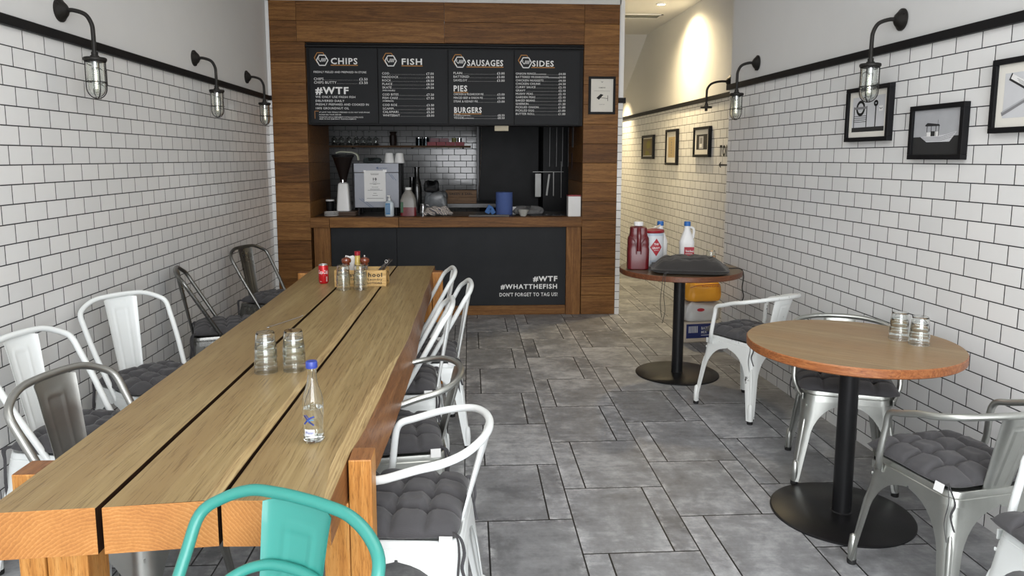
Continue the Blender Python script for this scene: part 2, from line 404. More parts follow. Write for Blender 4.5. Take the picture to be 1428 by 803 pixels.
M['redge2'] = wood('dark_reddish_oak_edge', (0.08, 0.025, 0.010), (0.15, 0.05, 0.02), (0.22, 0.085, 0.036), 'x', 0.4, 1.5, 1.0, coat=0.2, island=False)
M['crate'] = wood('pale_pine', (0.42, 0.24, 0.07), (0.62, 0.40, 0.15), (0.75, 0.53, 0.25), 'x', 0.55, 1.5, 0.6)
M['crateD'] = wood('brown_crate_pine', (0.09, 0.045, 0.02), (0.17, 0.09, 0.04), (0.24, 0.14, 0.07), 'x', 0.6)
M['board'] = plain('black_menu_board', (0.015, 0.016, 0.018), 0.55, var=0.12, nscale=4, spec=0.2)
M['panel'] = plain('slate_chalkboard', (0.024, 0.026, 0.029), 0.6, var=0.22, nscale=3, spec=0.2)
M['chalk'] = plain('white_lettering', (0.85, 0.85, 0.84), 0.7, var=0.03)
M['orange'] = plain('orange_print', (0.50, 0.23, 0.06), 0.7, var=0.03)
M['ink'] = plain('black_ink', (0.02, 0.02, 0.02), 0.8, var=0.03)
M['greyink'] = plain('grey_ink', (0.22, 0.22, 0.23), 0.8, var=0.05)
M['midgrey'] = plain('photo_grey', (0.42, 0.43, 0.45), 0.8, var=0.12, nscale=8)
M['lightgrey'] = plain('photo_pale_grey', (0.60, 0.61, 0.63), 0.8, var=0.08, nscale=8)
M['mount'] = plain('cream_mount_card', (0.74, 0.72, 0.66), 0.85, var=0.02)
M['paper'] = plain('white_paper', (0.78, 0.78, 0.77), 0.8, var=0.02)
M['cushion'] = fabric('charcoal_cushion_cloth', (0.062, 0.060, 0.064))
M['cushion2'] = fabric('brown_grey_cushion_cloth', (0.030, 0.027, 0.025))
M['steel'] = steel('galvanised_steel', (0.50, 0.51, 0.48), 0.30)
M['steel2'] = steel('galvanised_steel_dark_reflection', (0.36, 0.36, 0.34), 0.36)  # darker copy of the steel with dark reflections painted into its colour
M['gun'] = steel('gunmetal_steel', (0.20, 0.20, 0.19), 0.26)
M['chrome'] = steel('polished_steel', (0.70, 0.70, 0.70), 0.18)
M['wmetal'] = painted_metal('white_painted_steel', (0.80, 0.83, 0.82))
M['wchip'] = painted_metal('chipped_white_painted_steel', (0.80, 0.82, 0.80), chip=1.0)
M['teal'] = painted_metal('teal_painted_steel', (0.031, 0.245, 0.205), rough=0.42)
M['rubber'] = plain('black_rubber', (0.01, 0.01, 0.01), 0.7)
M['glass'] = glass('clear_glass', (0.97, 0.99, 0.98))
M['lampglass'] = glass('lamp_glass', (0.96, 0.98, 0.96))
M['water'] = glass('water', (0.98, 1, 1), ior=1.33)
M['bulb'] = emit('bulb_filament', (1.0, 0.85, 0.62), 1.6)

# ------------------------------------------------------------------ room shell
XL = -1.8377
def xr(y): return 2.22279 - 0.04513*y
def xc(y): return 2.182 - 0.0263*(y-6.3)
CEIL = 2.965
YF = 6.93                      # face of the timber counter surround
mb = MB(); mb.b(-2.4, 2.9, -2.6, 11.6, -0.12, 0.0)
struct(mb, 'floor', M['floor'], 'grey cement-look floor tiles laid in big and narrow pieces')
mb = MB(); mb.b(-2.4, 2.9, -1.6, 6.93, CEIL, CEIL+0.1); mb.b(1.38, 2.9, 6.93, 8.95, CEIL, CEIL+0.1)
mb.prism([(8.95, CEIL), (10.2, 2.28), (10.2, CEIL+0.1), (8.95, CEIL+0.1)], 1.38, 2.9, 'yz')
struct(mb, 'ceiling', M['paint'], 'white ceiling of the shop and of the passage')
RZ0, RZ1 = 2.016, 2.058
mb = MB(); mb.b(XL-0.15, XL, -1.6, YF+0.12, 0, RZ0); mb.mi = 1; mb.b(XL-0.15, XL-0.004, -1.6, YF+0.12, RZ0, CEIL)
struct(mb, 'wall_left', [M['tileL'], M['paint']], 'left wall of white metro tiles with painted plaster above')
def slab(mb, f, y0, y1, th, z0, z1, off=0.0):
    mb.prism([(f(y0)+off, y0), (f(y1)+off, y1), (f(y1)+th, y1), (f(y0)+th, y0)], z0, z1, 'xy')
mb = MB(); slab(mb, xr, -1.6, 5.6, 0.30, 0, RZ0-0.002); mb.mi = 1; slab(mb, xr, -1.6, 5.6, 0.30, RZ0-0.002, CEIL, 0.004)
struct(mb, 'wall_right', [M['tileR'], M['paint']], 'right wall of white metro tiles with painted plaster above')
mb = MB(); slab(mb, xc, 5.6, 11.0, 0.25, 0, RZ0); mb.mi = 1; slab(mb, xc, 5.6, 11.0, 0.25, RZ0, CEIL, 0.004)
struct(mb, 'wall_corridor', [M['tileC'], M['paint']], 'warmly lit tiled wall of the passage to the toilets')
mb = MB(); mb.b(1.3, 2.3, 10.9, 11.0, 0, CEIL); struct(mb, 'wall_corridor_end', M['paint'], 'end wall of the passage')
# partition carrying the counter surround; its tiled end faces the room
mb = MB(); mb.b(1.381, 1.424, YF, 10.9, 0, RZ0); mb.mi = 1; mb.b(1.381, 1.422, YF+0.003, 10.9, RZ0, CEIL)
mb.b(XL, 1.422, YF+0.003, YF+0.1, 2.90, CEIL)
mb.mi = 0; mb.b(XL, -1.807, YF, YF+0.1, 0, RZ0); mb.mi = 2; mb.b(XL, -1.807, YF-0.003, YF+0.1, RZ0, 2.9)
mb.mi = 2; mb.b(1.39, 1.425, YF-0.004, YF+0.02, RZ1, CEIL)
struct(mb, 'wall_back', [M['tileR'], M['paint'], M['white']], 'white end of the partition beside the timber surround')
# street front with its big opening behind the camera
mb = MB(); mb.b(-2.0, -1.65, -1.7, -1.55, 0, CEIL); mb.b(1.95, 2.6, -1.7, -1.55, 0, CEIL); mb.b(-1.65, 1.95, -1.7, -1.55, 2.85, CEIL); mb.b(-1.65, 1.95, -1.7, -1.55, 0, 0.35)
struct(mb, 'wall_front', M['paint'], 'street front with wide opening')
# black dado rails
mb = MB(); mb.b(XL, XL+0.022, -1.5, YF, RZ0, RZ1, 0.004); mb.b(XL, -1.807, YF-0.02, YF, RZ0, RZ1)
struct(mb, 'trim_1', M['black'], 'black rail on top of the left wall tiles')
mb = MB(); mb.prism([(xr(-1.5)-0.022, -1.5), (xr(5.6)-0.022, 5.622), (xr(5.6)+0.16, 5.622), (xr(-1.5), -1.5)], RZ0-0.002, RZ1-0.004, 'xy')
struct(mb, 'trim_2', M['black'], 'black rail on top of the right wall tiles')
mb = MB(); slab(mb, xc, 5.62, 10.85, 0.0, RZ0, RZ1-0.004, -0.02)
struct(mb, 'trim_3', M['black'], 'black rail along the passage wall')
mb = MB(); mb.b(1.381, 1.446, YF-0.02, 10.85, RZ0-0.006, RZ1)
struct(mb, 'trim_4', M['black'], 'black rail stub on the end of the partition')
# timber cladding round the counter opening
mb = MB(); P = 0.18084; z0 = 0.0069
def planks(x0, x1, joints, y0, y1):
    for a, b in zip(joints[:-1], joints[1:]): mb.b(x0+0.0008, x1-0.0008, y0, y1, a+0.0012, b-0.0012, 0.0025)
js = [0.0] + [0.0069+P*k for k in range(1, 15)]
js_col = js[:15]
planks(1.052, 1.381, [z for z in js if z <= 2.54], YF, YF+0.05)
planks(-1.807, -1.495, [z for z in js if z <= 2.54], YF, YF+0.05)
za, zb, zc = js[14], js[14]+0.186, 2.90
for lo, hi in ((za, zb), (zb, zc)):
    xs = [-1.807, -1.565, -0.235, 1.052, 1.381]
    for a, b in zip(xs[:-1], xs[1:]): mb.b(a+0.0008, b-0.0008, YF, YF+0.05, lo+0.0012, hi-0.0012, 0.0025)
for sx in (-1.495, 1.052):      # returns of the opening
    for a, b in zip(js[:-1], js[1:]):
        mb.b(sx-0.03 if sx < 0 else sx, sx if sx < 0 else sx+0.03, YF+0.051, 7.95, a+0.0012, b-0.0012, 0.002)
struct(mb, 'wall_cladding', M['clad'], 'dark oak boards cladding the surround of the serving counter')
# kitchen shell
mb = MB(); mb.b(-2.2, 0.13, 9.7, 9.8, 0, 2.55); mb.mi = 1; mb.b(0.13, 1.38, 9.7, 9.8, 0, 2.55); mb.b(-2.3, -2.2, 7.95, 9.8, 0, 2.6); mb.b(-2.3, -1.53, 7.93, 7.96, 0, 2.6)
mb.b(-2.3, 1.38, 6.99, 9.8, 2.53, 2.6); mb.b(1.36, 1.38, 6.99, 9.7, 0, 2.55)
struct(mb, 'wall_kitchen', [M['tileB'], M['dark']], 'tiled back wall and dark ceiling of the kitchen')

# ------------------------------------------------------------------ service counter
ct = thing('service_counter', 'dark oak serving counter with black chalkboard front between the timber columns', 'counter', (0, YF, 0))
mb = MB()
for x0, x1 in ((-1.493, -1.32), (-1.316, -0.68), (-0.676, 1.05)): mb.b(x0, x1, -0.03, 0.11, 0.853, 0.947, 0.003)
mb.build('front_beam', M['clad'], ct)
mb = MB(); mb.b(-1.49, 1.05, 0.112, 0.72, 0.90, 0.9465, 0.002); mb.build('worktop', plain('dark_worktop', (0.03, 0.026, 0.024), 0.3, var=0.3), ct)
mb = MB(); mb.b(-1.47, -1.32, 0.0, 0.1, 0.0, 0.852, 0.003); mb.build('left_post', M['cladz'], ct)
mb = MB(); mb.b(0.905, 1.045, 0.0, 0.1, 0.0, 0.852, 0.003); mb.build('right_post', M['cladz'], ct)
mb = MB(); mb.b(-1.318, -0.706, 0.03, 0.06, 0.092, 0.852); mb.b(-0.702, 0.903, 0.028, 0.06, 0.092, 0.852)
mb.build('chalkboard_panel', M['panel'], ct)
mb = MB(); mb.b(-1.318, 0.903, 0.015, 0.06, 0.0, 0.09, 0.003); mb.build('plinth', M['clad'], ct)
mb = MB(); XF = lambda u, v: (u, 0.0272, v)
write(mb, '#WTF', 0.826, 0.325, 0.046, 0.235, 'r', 0.035, xf=XF)
write(mb, '#WHATTHEFISH', 0.824, 0.252, 0.042, 0.545, 'r', 0.03, xf=XF)
write(mb, "DON'T FORGET TO TAG US!", 0.828, 0.178, 0.034, 0.56, 'r', 0.015, xf=XF)
mb.build('lettering', M['chalk'], ct)

# ------------------------------------------------------------------ menu boards
cas = MB(); cas.b(-1.493, 1.05, YF+0.04, YF+0.30, 1.80, 2.515); cas.mi = 0; cas.b(-1.493, 1.05, YF+0.0, YF+0.04, 2.497, 2.515); 
tag(cas.build('menu_casing', M['black']), 'black boxed casing that carries the four menu boards above the counter', 'casing')
def hexagon(cx, cz, r): return [(cx+r*math.cos(math.radians(60*k)), cz+r*math.sin(math.radians(60*k))) for k in range(6)]
def logo(ob, cx, cz, r):
    m1 = MB(); stroke(m1, hexagon(cx-0.008, cz+0.010, r), 0.007, True, lambda u, v: (u, -0.0012, v)); m1.build('logo_orange_hexagon', M['orange'], ob)
    m2 = MB(); XG = lambda u, v: (u, -0.0022, v)
    m2.mi = 1; poly(m2, hexagon(cx+0.010, cz-0.012, r), lambda u, v: (u, -0.0016, v)); m2.mi = 0
    stroke(m2, hexagon(cx+0.010, cz-0.012, r), 0.009, True, XG)
    stroke(m2, [(cx-0.018, cz+0.008), (cx-0.022, cz-0.006), (cx-0.006, cz-0.024)], 0.006, False, XG)
    for k in range(4): stroke(m2, [(cx-0.002+0.012*k, cz-0.022), (cx+0.008+0.012*k, cz+0.006)], 0.0055, False, XG)
    m2.build('logo_white_hexagon', [M['chalk'], M['board']], ob)
def row(mb, name, price, x0, x1, z, h, XF, small=None, wname=None, bold=0.0):
    a, b = write(mb, name, x0, z, h, wname, 'l', bold, xf=XF)
    if small: a, b = write(mb, small, b+0.003, z, h*0.55, None, 'l', bold, xf=XF)
    if price:
        c, d = write(mb, price, x1, z, h, None, 'r', 0.008, xf=XF)
        x = b+0.008
        while x < c-0.006: quad(mb, x, x+0.0028, z, z+0.0028, XF); x += 0.0125
XF0 = lambda u, v: (u, -0.0015, v)
def menu(name, label, x0, x1, z0, z1, fill):
    r = thing('menu_board', label, 'menu board', (x0, YF+0.012, z0), 0, 'menu boards above the counter')
    W, H = x1-x0, z1-z0
    b_ = MB(); b_.b(0, W, 0, 0.026, 0, H, 0.002); b_.build('panel', M['board'], r)
    secs = []
    class Sec:
        def __init__(q): q.cur = None
        def new(q, nm): q.cur = MB(); secs.append((nm, q.cur)); return q.cur
    fill(r, Sec(), W, H)
    for nm, mm in secs: mm.build(nm, M['orange'] if nm == 'orange_rule' else M['chalk'], r)
def yz(py):   # board local height from photographed row (all boards)
    return None
def f_chips(r, q, W, H):
    m = q.new('heading'); logo(r, 0.105, H-0.098, 0.052)
    write(m, 'CHIPS', 0.192, H-0.142, 0.052, 0.24, 'l', 0.022, xf=XF0); quad(q.new('orange_rule'), 0.19, 0.435, H-0.156, H-0.149, XF0)
    m = q.new('price_list')
    write(m, 'FRESHLY PEELED AND PREPARED IN STORE', 0.035, H-0.2225, 0.0175, 0.475, 'l', 0.0, xf=XF0)
    row(m, 'CHIPS', '\u00a33.50', 0.035, 0.52, H-0.2866, 0.022, XF0); row(m, 'CHIPS BUTTY', '\u00a33.50', 0.035, 0.52, H-0.3185, 0.022, XF0)
    m = q.new('slogan')
    write(m, '#WTF', 0.045, H-0.408, 0.058, 0.30, 'l', 0.035, xf=XF0)
    for i, (s, wd) in enumerate((('WE ONLY USE FRESH FISH', 0.36), ('DELIVERED DAILY', 0.26), ('FRESHLY PREPARED AND COOKED IN', 0.48), ('100% GROUNDNUT OIL', 0.30))):
        write(m, s, 0.045, H-(0.446, 0.481, 0.5135, 0.548)[i], 0.0185, wd, 'l', 0.0, xf=XF0)
    m = q.new('small_print')
    for i, (s, wd) in enumerate((('AT #WTF THEY FRESHLY PREPARED SO DO NOT OVER FRYING', 0.46), ('PLEASE ASK YOUR SERVER', 0.20), ('THE BATTERS AND ACCOMPANIMENTS CONTAIN ALLERGENS, PLEASE', 0.40), ('SPEAK TO OUR TEAM ABOUT YOUR REQUIREMENTS', 0.335))):
        write(m, s, 0.072, H-(0.580, 0.602, 0.624, 0.641)[i], 0.0105, wd, 'l', 0.002, xf=XF0)
    stroke(q.new('orange_rule'), [(0.068, H-0.565), (0.034, H-0.565), (0.034, H-0.632)], 0.004, False, XF0)
def f_fish(r, q, W, H):
    m = q.new('heading'); logo(r, 0.105, H-0.098, 0.052)
    write(m, 'FISH', 0.215, H-0.142, 0.052, 0.185, 'l', 0.022, xf=XF0); quad(q.new('orange_rule'), 0.213, 0.405, H-0.157, H-0.150, XF0)
    m = q.new('price_list'); x0, x1 = 0.035, 0.505
    L = [('COD', '\u00a37.00', 0), ('HADDOCK', '\u00a38.50', 1), ('ROCK', '\u00a38.50', 2), ('PLAICE', '\u00a38.50', 3), ('SKATE', '\u00a39.50', 4), ('COD BITES', '\u00a37.50', 6), ('FISH CAKE', '\u00a37.50', 7), ('COD ROE', '\u00a33.50', 9), ('SCAMPI', '\u00a38.50', 10.05), ('CALAMARI', '\u00a35.50', 11), ('WHITEBAIT', '\u00a38.00', 12)]
    for n, p, k in L: row(m, n, p, x0, x1, H-0.232-0.0315*k, 0.0195, XF0)
    write(m, '(WHEN AVAILABLE)', x0, H-0.232-0.0315*4.75, 0.013, 0.115, 'l', 0.004, xf=XF0)
    write(m, '(HOMEMADE)', x0, H-0.232-0.0315*7.75, 0.013, 0.10, 'l', 0.004, xf=XF0)
def f_saus(r, q, W, H):
    m = q.new('heading'); logo(r, 0.095, H-0.098, 0.052)
    write(m, 'SAUSAGES', 0.172, H-0.142, 0.052, 0.33, 'l', 0.022, xf=XF0); quad(q.new('orange_rule'), 0.165, 0.505, H-0.156, H-0.149, XF0)
    m = q.new('price_list'); x0, x1 = 0.045, 0.515
    for i, n in enumerate(('PLAIN', 'BATTERED', 'SAVELOY')): row(m, n, '\u00a33.00', x0, x1, H-0.218-0.0325*i, 0.020, XF0)
    m = q.new('heading')
    write(m, 'PIES', x0, H-0.372, 0.050, 0.125, 'l', 0.03, xf=XF0); quad(q.new('orange_rule'), x0, 0.178, H-0.386, H-0.379, XF0)
    m = q.new('price_list')
    for i, (n, wd) in enumerate((('CHICKEN & MUSHROOM PIE', 0.275), ('MINCED BEEF & ONION PIE', 0.268), ('STEAK & KIDNEY PIE', 0.222))): row(m, n, '\u00a33.00', x0, x1, H-0.408-0.0325*i, 0.019, XF0, wname=wd)
    m = q.new('heading')
    write(m, 'BURGERS', x0+0.003, H-0.567, 0.048, 0.255, 'l', 0.03, xf=XF0); quad(q.new('orange_rule'), x0, 0.30, H-0.581, H-0.574, XF0)
    m = q.new('price_list')
    for i, (n) in enumerate(('COD', 'VEGGIE')): row(m, n, '\u00a38.50', x0, x1, H-0.598-0.0245*i, 0.018, XF0, small='(HOMEMADE)')
def f_sides(r, q, W, H):
    m = q.new('heading'); logo(r, 0.095, H-0.098, 0.052)
    write(m, 'SIDES', 0.163, H-0.142, 0.050, 0.20, 'l', 0.022, xf=XF0); quad(q.new('orange_rule'), 0.155, 0.372, H-0.156, H-0.149, XF0)
    m = q.new('price_list'); x0, x1 = 0.012, 0.475
    L = [('ONION RINGS', 4.0, 1), ('BATTERED MUSHROOM', 4.0, 1), ('CHICKEN NUGGETS', 4.5, 0), ('CHICKEN CHUNK', 4.5, 0), ('CURRY SAUCE', 2.1, 0), ('GRAVY', 2.1, 0), ('MUSHY PEAS', 2.1, 0), ('GARDEN PEAS', 2.1, 0), ('BAKED BEANS', 2.1, 0), ('GHERKIN', 1.2, 0), ('PICKLED ONION', 1.0, 0), ('PICKLED EGG', 1.0, 0), ('BUTTER ROLL', 1.0, 0)]
    for i, (n, p, s) in enumerate(L): row(m, n, '\u00a3%.2f' % p, x0, x1, H-0.218-0.0305*i, 0.0185, XF0, small='(HOMEMADE)' if s else None)
menu('chips', 'black menu board headed CHIPS, with a big #WTF on it', -1.46, -0.850, 1.815, 2.488, f_chips)
menu('fish', 'black menu board headed FISH, listing cod to whitebait', -0.842, -0.210, 1.812, 2.488, f_fish)
menu('sausages', 'black menu board headed SAUSAGES, with PIES and BURGERS below', -0.200, 0.400, 1.808, 2.482, f_saus)
menu('sides', 'black menu board headed SIDES, rightmost above the counter', 0.408, 1.015, 1.808, 2.482, f_sides)
mb = MB(); mb.b(-0.065, 0.065, -0.02, 0.02, -0.024, 0.024, 0.003)
tag(mb.build('cream_tag', plain('cream_plastic', (0.55, 0.49, 0.36), 0.6), loc=(0.29, 7.02, 1.776)), 'small cream plastic light box hanging under the menu boards', 'light box')

# ------------------------------------------------------------------ framed things
def framed(name, label, w, h, loc, rz, bar=0.02, depth=0.03, mountw=0.03, fill=None, group=None, cat='picture'):
    r = thing(name, label, cat, loc, rz, group)
    m = MB(); m.b(-w/2, w/2, -depth, 0, h/2-bar, h/2, 0.002); m.b(-w/2, w/2, -depth, 0, -h/2, -h/2+bar, 0.002)
    m.b(-w/2, -w/2+bar, -depth, 0, -h/2+bar, h/2-bar, 0.002); m.b(w/2-bar, w/2, -depth, 0, -h/2+bar, h/2-bar, 0.002)
    m.build('frame', M['black'], r)
    m = MB(); m.b(-w/2+bar*0.8, w/2-bar*0.8, -depth*0.55, -0.002, -h/2+bar*0.8, h/2-bar*0.8); m.build('mount', M['mount'], r)
    if fill: fill(r, w-2*bar-2*mountw, h-2*bar-2*mountw, -depth*0.55-0.0006)
    return r
def Pm(): return [M['ink'], M['greyink'], M['midgrey'], M['lightgrey'], M['paper']]
def pic_roundel(r, w, h, y):
    m = MB(); L = lambda k: (lambda u, v: (u, y-0.0003*k, v))
    m.mi = 3; quad(m, -w/2, w/2, -h/2, h/2, L(0)); m.mi = 0; quad(m, -w/2, w/2, -h/2, -h/2+h*0.13, L(1))
    cx, cz, R_ = -w*0.24, h*0.18, w*0.115
    stroke(m, [(cx+R_*math.cos(a*PI/12), cz+R_*math.sin(a*PI/12)) for a in range(24)], w*0.05, True, L(2))
    m.mi = 1; quad(m, cx-w*0.20, cx+w*0.20, cz-h*0.03, cz+h*0.04, L(3))
    m.mi = 0
    for a, b in ((cx-w*0.2, 0.0), (cx+w*0.2, 0.0)): quad(m, a-w*0.012, a+w*0.012, -h*0.42, cz+h*0.05, L(2))
    for k in range(4): quad(m, cx-w*0.21, cx+w*0.21, -h*0.22+k*h*0.055, -h*0.205+k*h*0.055, L(3))
    quad(m, w*0.22, w*0.25, -h*0.38, h*0.26, L(2))
    stroke(m, [(w*0.235+w*0.045*math.cos(a*PI/8), h*0.28+h*0.055*math.sin(a*PI/8)) for a in range(16)], w*0.04, True, L(3))
    m.mi = 4; quad(m, w*0.33, w*0.45, h*0.05, h*0.20, L(2)); m.mi = 0; stroke(m, [(w*0.35, h*0.14), (w*0.39, h*0.11), (w*0.43, h*0.14)], w*0.012, False, L(3))
    m.build('photograph', Pm(), r)
def pic_boat(r, w, h, y):
    m = MB(); L = lambda k: (lambda u, v: (u, y-0.0003*k, v))
    m.mi = 2; quad(m, -w/2, w/2, -h/2, h/2, L(0)); m.mi = 0; poly(m, [(-w/2, -h/2), (w/2, -h/2), (w/2, -h*0.09), (-w/2, -h*0.10)], L(1))
    m.mi = 3; poly(m, [(-w*0.34, -h*0.10), (-w*0.20, -h*0.22), (w*0.28, -h*0.22), (w*0.42, 0.0), (w*0.20, -h*0.06), (-w*0.05, -h*0.08)], L(2))
    m.mi = 0
    for k in range(3): stroke(m, [(-w*0.3+0.02*w*k, -h*(0.12+0.03*k)), (w*0.1, -h*(0.12+0.035*k)), (w*(0.38-0.03*k), -h*(0.03+0.045*k))], h*0.007, False, L(3))
    poly(m, [(-w*0.25, h*0.16), (-w*0.20, h*0.21), (w*0.05, h*0.17), (w*0.07, h*0.13), (-w*0.24, h*0.135)], L(3))
    for x in (-0.21, -0.12, -0.02, 0.04): quad(m, w*x, w*(x+0.012), -h*0.09, h*0.15, L(3))
    m.mi = 4; quad(m, -w*0.03, w*0.04, -h*0.09, h*0.01, L(3)); quad(m, -w*0.21, -w*0.12, -h*0.09, h*0.0, L(3)); m.mi = 0
    quad(m, -w*0.12, -w*0.03, -h*0.09, h*0.02, L(4)); quad(m, w*0.02, w*0.026, h*0.15, h*0.27, L(3))
    m.build('photograph', Pm(), r)
def pic_signpost(r, w, h, y):
    m = MB(); L = lambda k: (lambda u, v: (u, y-0.0003*k, v))
    m.mi = 3; quad(m, -w/2, w/2, -h/2, h/2, L(0)); m.mi = 0
    stroke(m, [(-w*0.38, h*0.40), (w*0.45, -h*0.30)], h*0.17, False, L(1)); m.mi = 4; stroke(m, [(-w*0.36, h*0.41), (w*0.45, -h*0.27)], h*0.12, False, L(2)); m.mi = 1
    stroke(m, [(-w*0.5, -h*0.40), (w*0.20, h*0.10)], h*0.09, False, L(3)); m.mi = 2; stroke(m, [(-w*0.5, -h*0.36), (w*0.20, h*0.13)], h*0.035, False, L(4))
    m.mi = 1; quad(m, w*0.22, w*0.28, -h*0.5, h*0.3, L(5))
    for k in range(3): stroke(m, [(-w*0.28+k*0.02*w, h*(0.36-0.045*k)), (-w*0.02+k*0.02*w, h*(0.15-0.045*k))], h*0.008, False, L(6))
    m.build('photograph', Pm(), r)
def on_right(y, z): return (xr(y)-0.001, y, z)
RZR = -PI/2 + math.atan(0.04513)
framed('framed_picture', 'black framed photograph of a round station sign, behind the nearest right wall lamp', 0.385, 0.279, on_right(3.727, 1.727), RZR, 0.022, 0.03, 0.028, pic_roundel, 'framed photographs on the right wall')
framed('framed_picture', 'black framed photograph of a small fishing boat on the right wall', 0.358, 0.243, on_right(3.19, 1.617), RZR, 0.022, 0.03, 0.0, pic_boat, 'framed photographs on the right wall')
framed('framed_picture', 'black framed photograph of a signpost with two arms, cut by the right picture edge', 0.40, 0.285, on_right(2.67, 1.742), RZR, 0.022, 0.03, 0.035, pic_signpost, 'framed photographs on the right wall')
def on_corr(y, z): return (xc(y)-0.001, y, z)
RZC = -PI/2 + math.atan(0.0263)
def pic_green(r, w, h, y):
    m = MB(); quad(m, -w/2, w/2, -h/2, h/2, lambda u, v: (u, y, v)); m.mi = 1
    poly(m, [(-w*0.3, -h*0.5), (w*0.2, -h*0.5), (w*0.1, -h*0.25), (-w*0.2, -h*0.2)], lambda u, v: (u, y-0.0004, v)); poly(m, [(-w*0.1, -h*0.1), (w*0.25, -h*0.05), (w*0.3, h*0.35), (0, h*0.4), (-w*0.15, h*0.15)], lambda u, v: (u, y-0.0004, v))
    m.build('print', [plain('brown_print', (0.22, 0.17, 0.09), 0.7), plain('olive_print', (0.26, 0.24, 0.05), 0.7)], r)
def pic_strip(r, w, h, y):
    m = MB(); m.mi = 0; quad(m, -w/2, w/2, -h/2, h/2, lambda u, v: (u, y, v)); m.mi = 1
    for k in range(7): quad(m, -w*0.1, w*0.1, -h*0.42+k*h*0.13, -h*0.40+k*h*0.13, lambda u, v: (u, y-0.0004, v))
    stroke(m, [(0, -h*0.3), (w*0.1, 0), (-w*0.05, h*0.3)], w*0.03, False, lambda u, v: (u, y-0.0004, v))
    m.build('print', [plain('tan_print', (0.50, 0.38, 0.20), 0.7), M['greyink']], r)
def pic_booth(r, w, h, y):
    m = MB(); L = lambda k: (lambda u, v: (u, y-0.0003*k, v))
    m.mi = 0; quad(m, -w/2, w/2, -h/2, h/2, L(0)); m.mi = 2; quad(m, -w*0.25, w*0.15, -h*0.45, h*0.38, L(1)); m.mi = 1; quad(m, -w*0.15, w*0.05, -h*0.1, h*0.28, L(2)); m.mi = 4; quad(m, -w*0.2, w*0.02, -h*0.35, -h*0.12, L(2))
    m.build('photograph', Pm(), r)
framed('framed_picture', 'small dark framed green and brown print, furthest down the passage', 0.50, 0.28, on_corr(8.72, 1.63), RZC, 0.03, 0.03, 0.012, pic_green, 'framed pictures in the passage')
framed('framed_picture', 'tall narrow framed tan print with wide white mount in the passage', 0.40, 0.375, on_corr(7.77, 1.615), RZC, 0.025, 0.03, 0.055, pic_strip, 'framed pictures in the passage')
framed('framed_picture', 'framed dark photograph of a booth with white mount, nearest in the passage', 0.44, 0.28, on_corr(6.82, 1.65), RZC, 0.025, 0.03, 0.045, pic_booth, 'framed pictures in the passage')
def pic_cctv(r, w, h, y):
    m = MB(); L = lambda u, v: (u, y, v)
    poly(m, [(-0.052, -0.022), (-0.012, 0.014), (0.014, 0.006), (-0.028, -0.040)], L); stroke(m, [(-0.01, -0.02), (0.05, -0.028)], 0.004, False, L); stroke(m, [(0.055, -0.05), (0.055, 0.0)], 0.004, False, L)
    write(m, 'CAMERAS', 0, 0.066, 0.010, 0.062, 'c', 0.01, xf=L); quad(m, -0.075, 0.075, 0.040, 0.0415, L); write(m, 'IN OPERATION', 0, -0.085, 0.006, 0.05, 'c', 0.0, xf=L)
    stroke(m, [(-0.008, 0.128), (0, 0.118), (0.008, 0.128)], 0.003, False, L)
    m.build('print', M['ink'], r)
framed('framed_notice', 'small black framed camera notice on the timber column right of the menus', 0.252, 0.345, (1.222, YF-0.001, 2.078), 0, 0.022, 0.02, 0.0, pic_cctv, cat='notice')
# vinyl sign in the passage
mb = MB(); XW = lambda u, v: (xc(6.394-u)-0.0015, 6.394-u, v)
write(mb, 'TOILETS', 0, 1.520, 0.088, 0.40, 'l', 0.045, xf=XW)
stroke(mb, [(0.0, 1.443), (0.40, 1.443)], 0.013, False, XW); stroke(mb, [(0.04, 1.464), (0.0, 1.443), (0.04, 1.422)], 0.013, False, XW)
tag(mb.build('toilet_sign', M['ink']), 'black TOILETS lettering and arrow stuck on the passage tiles, half hidden by the corner', 'sign')

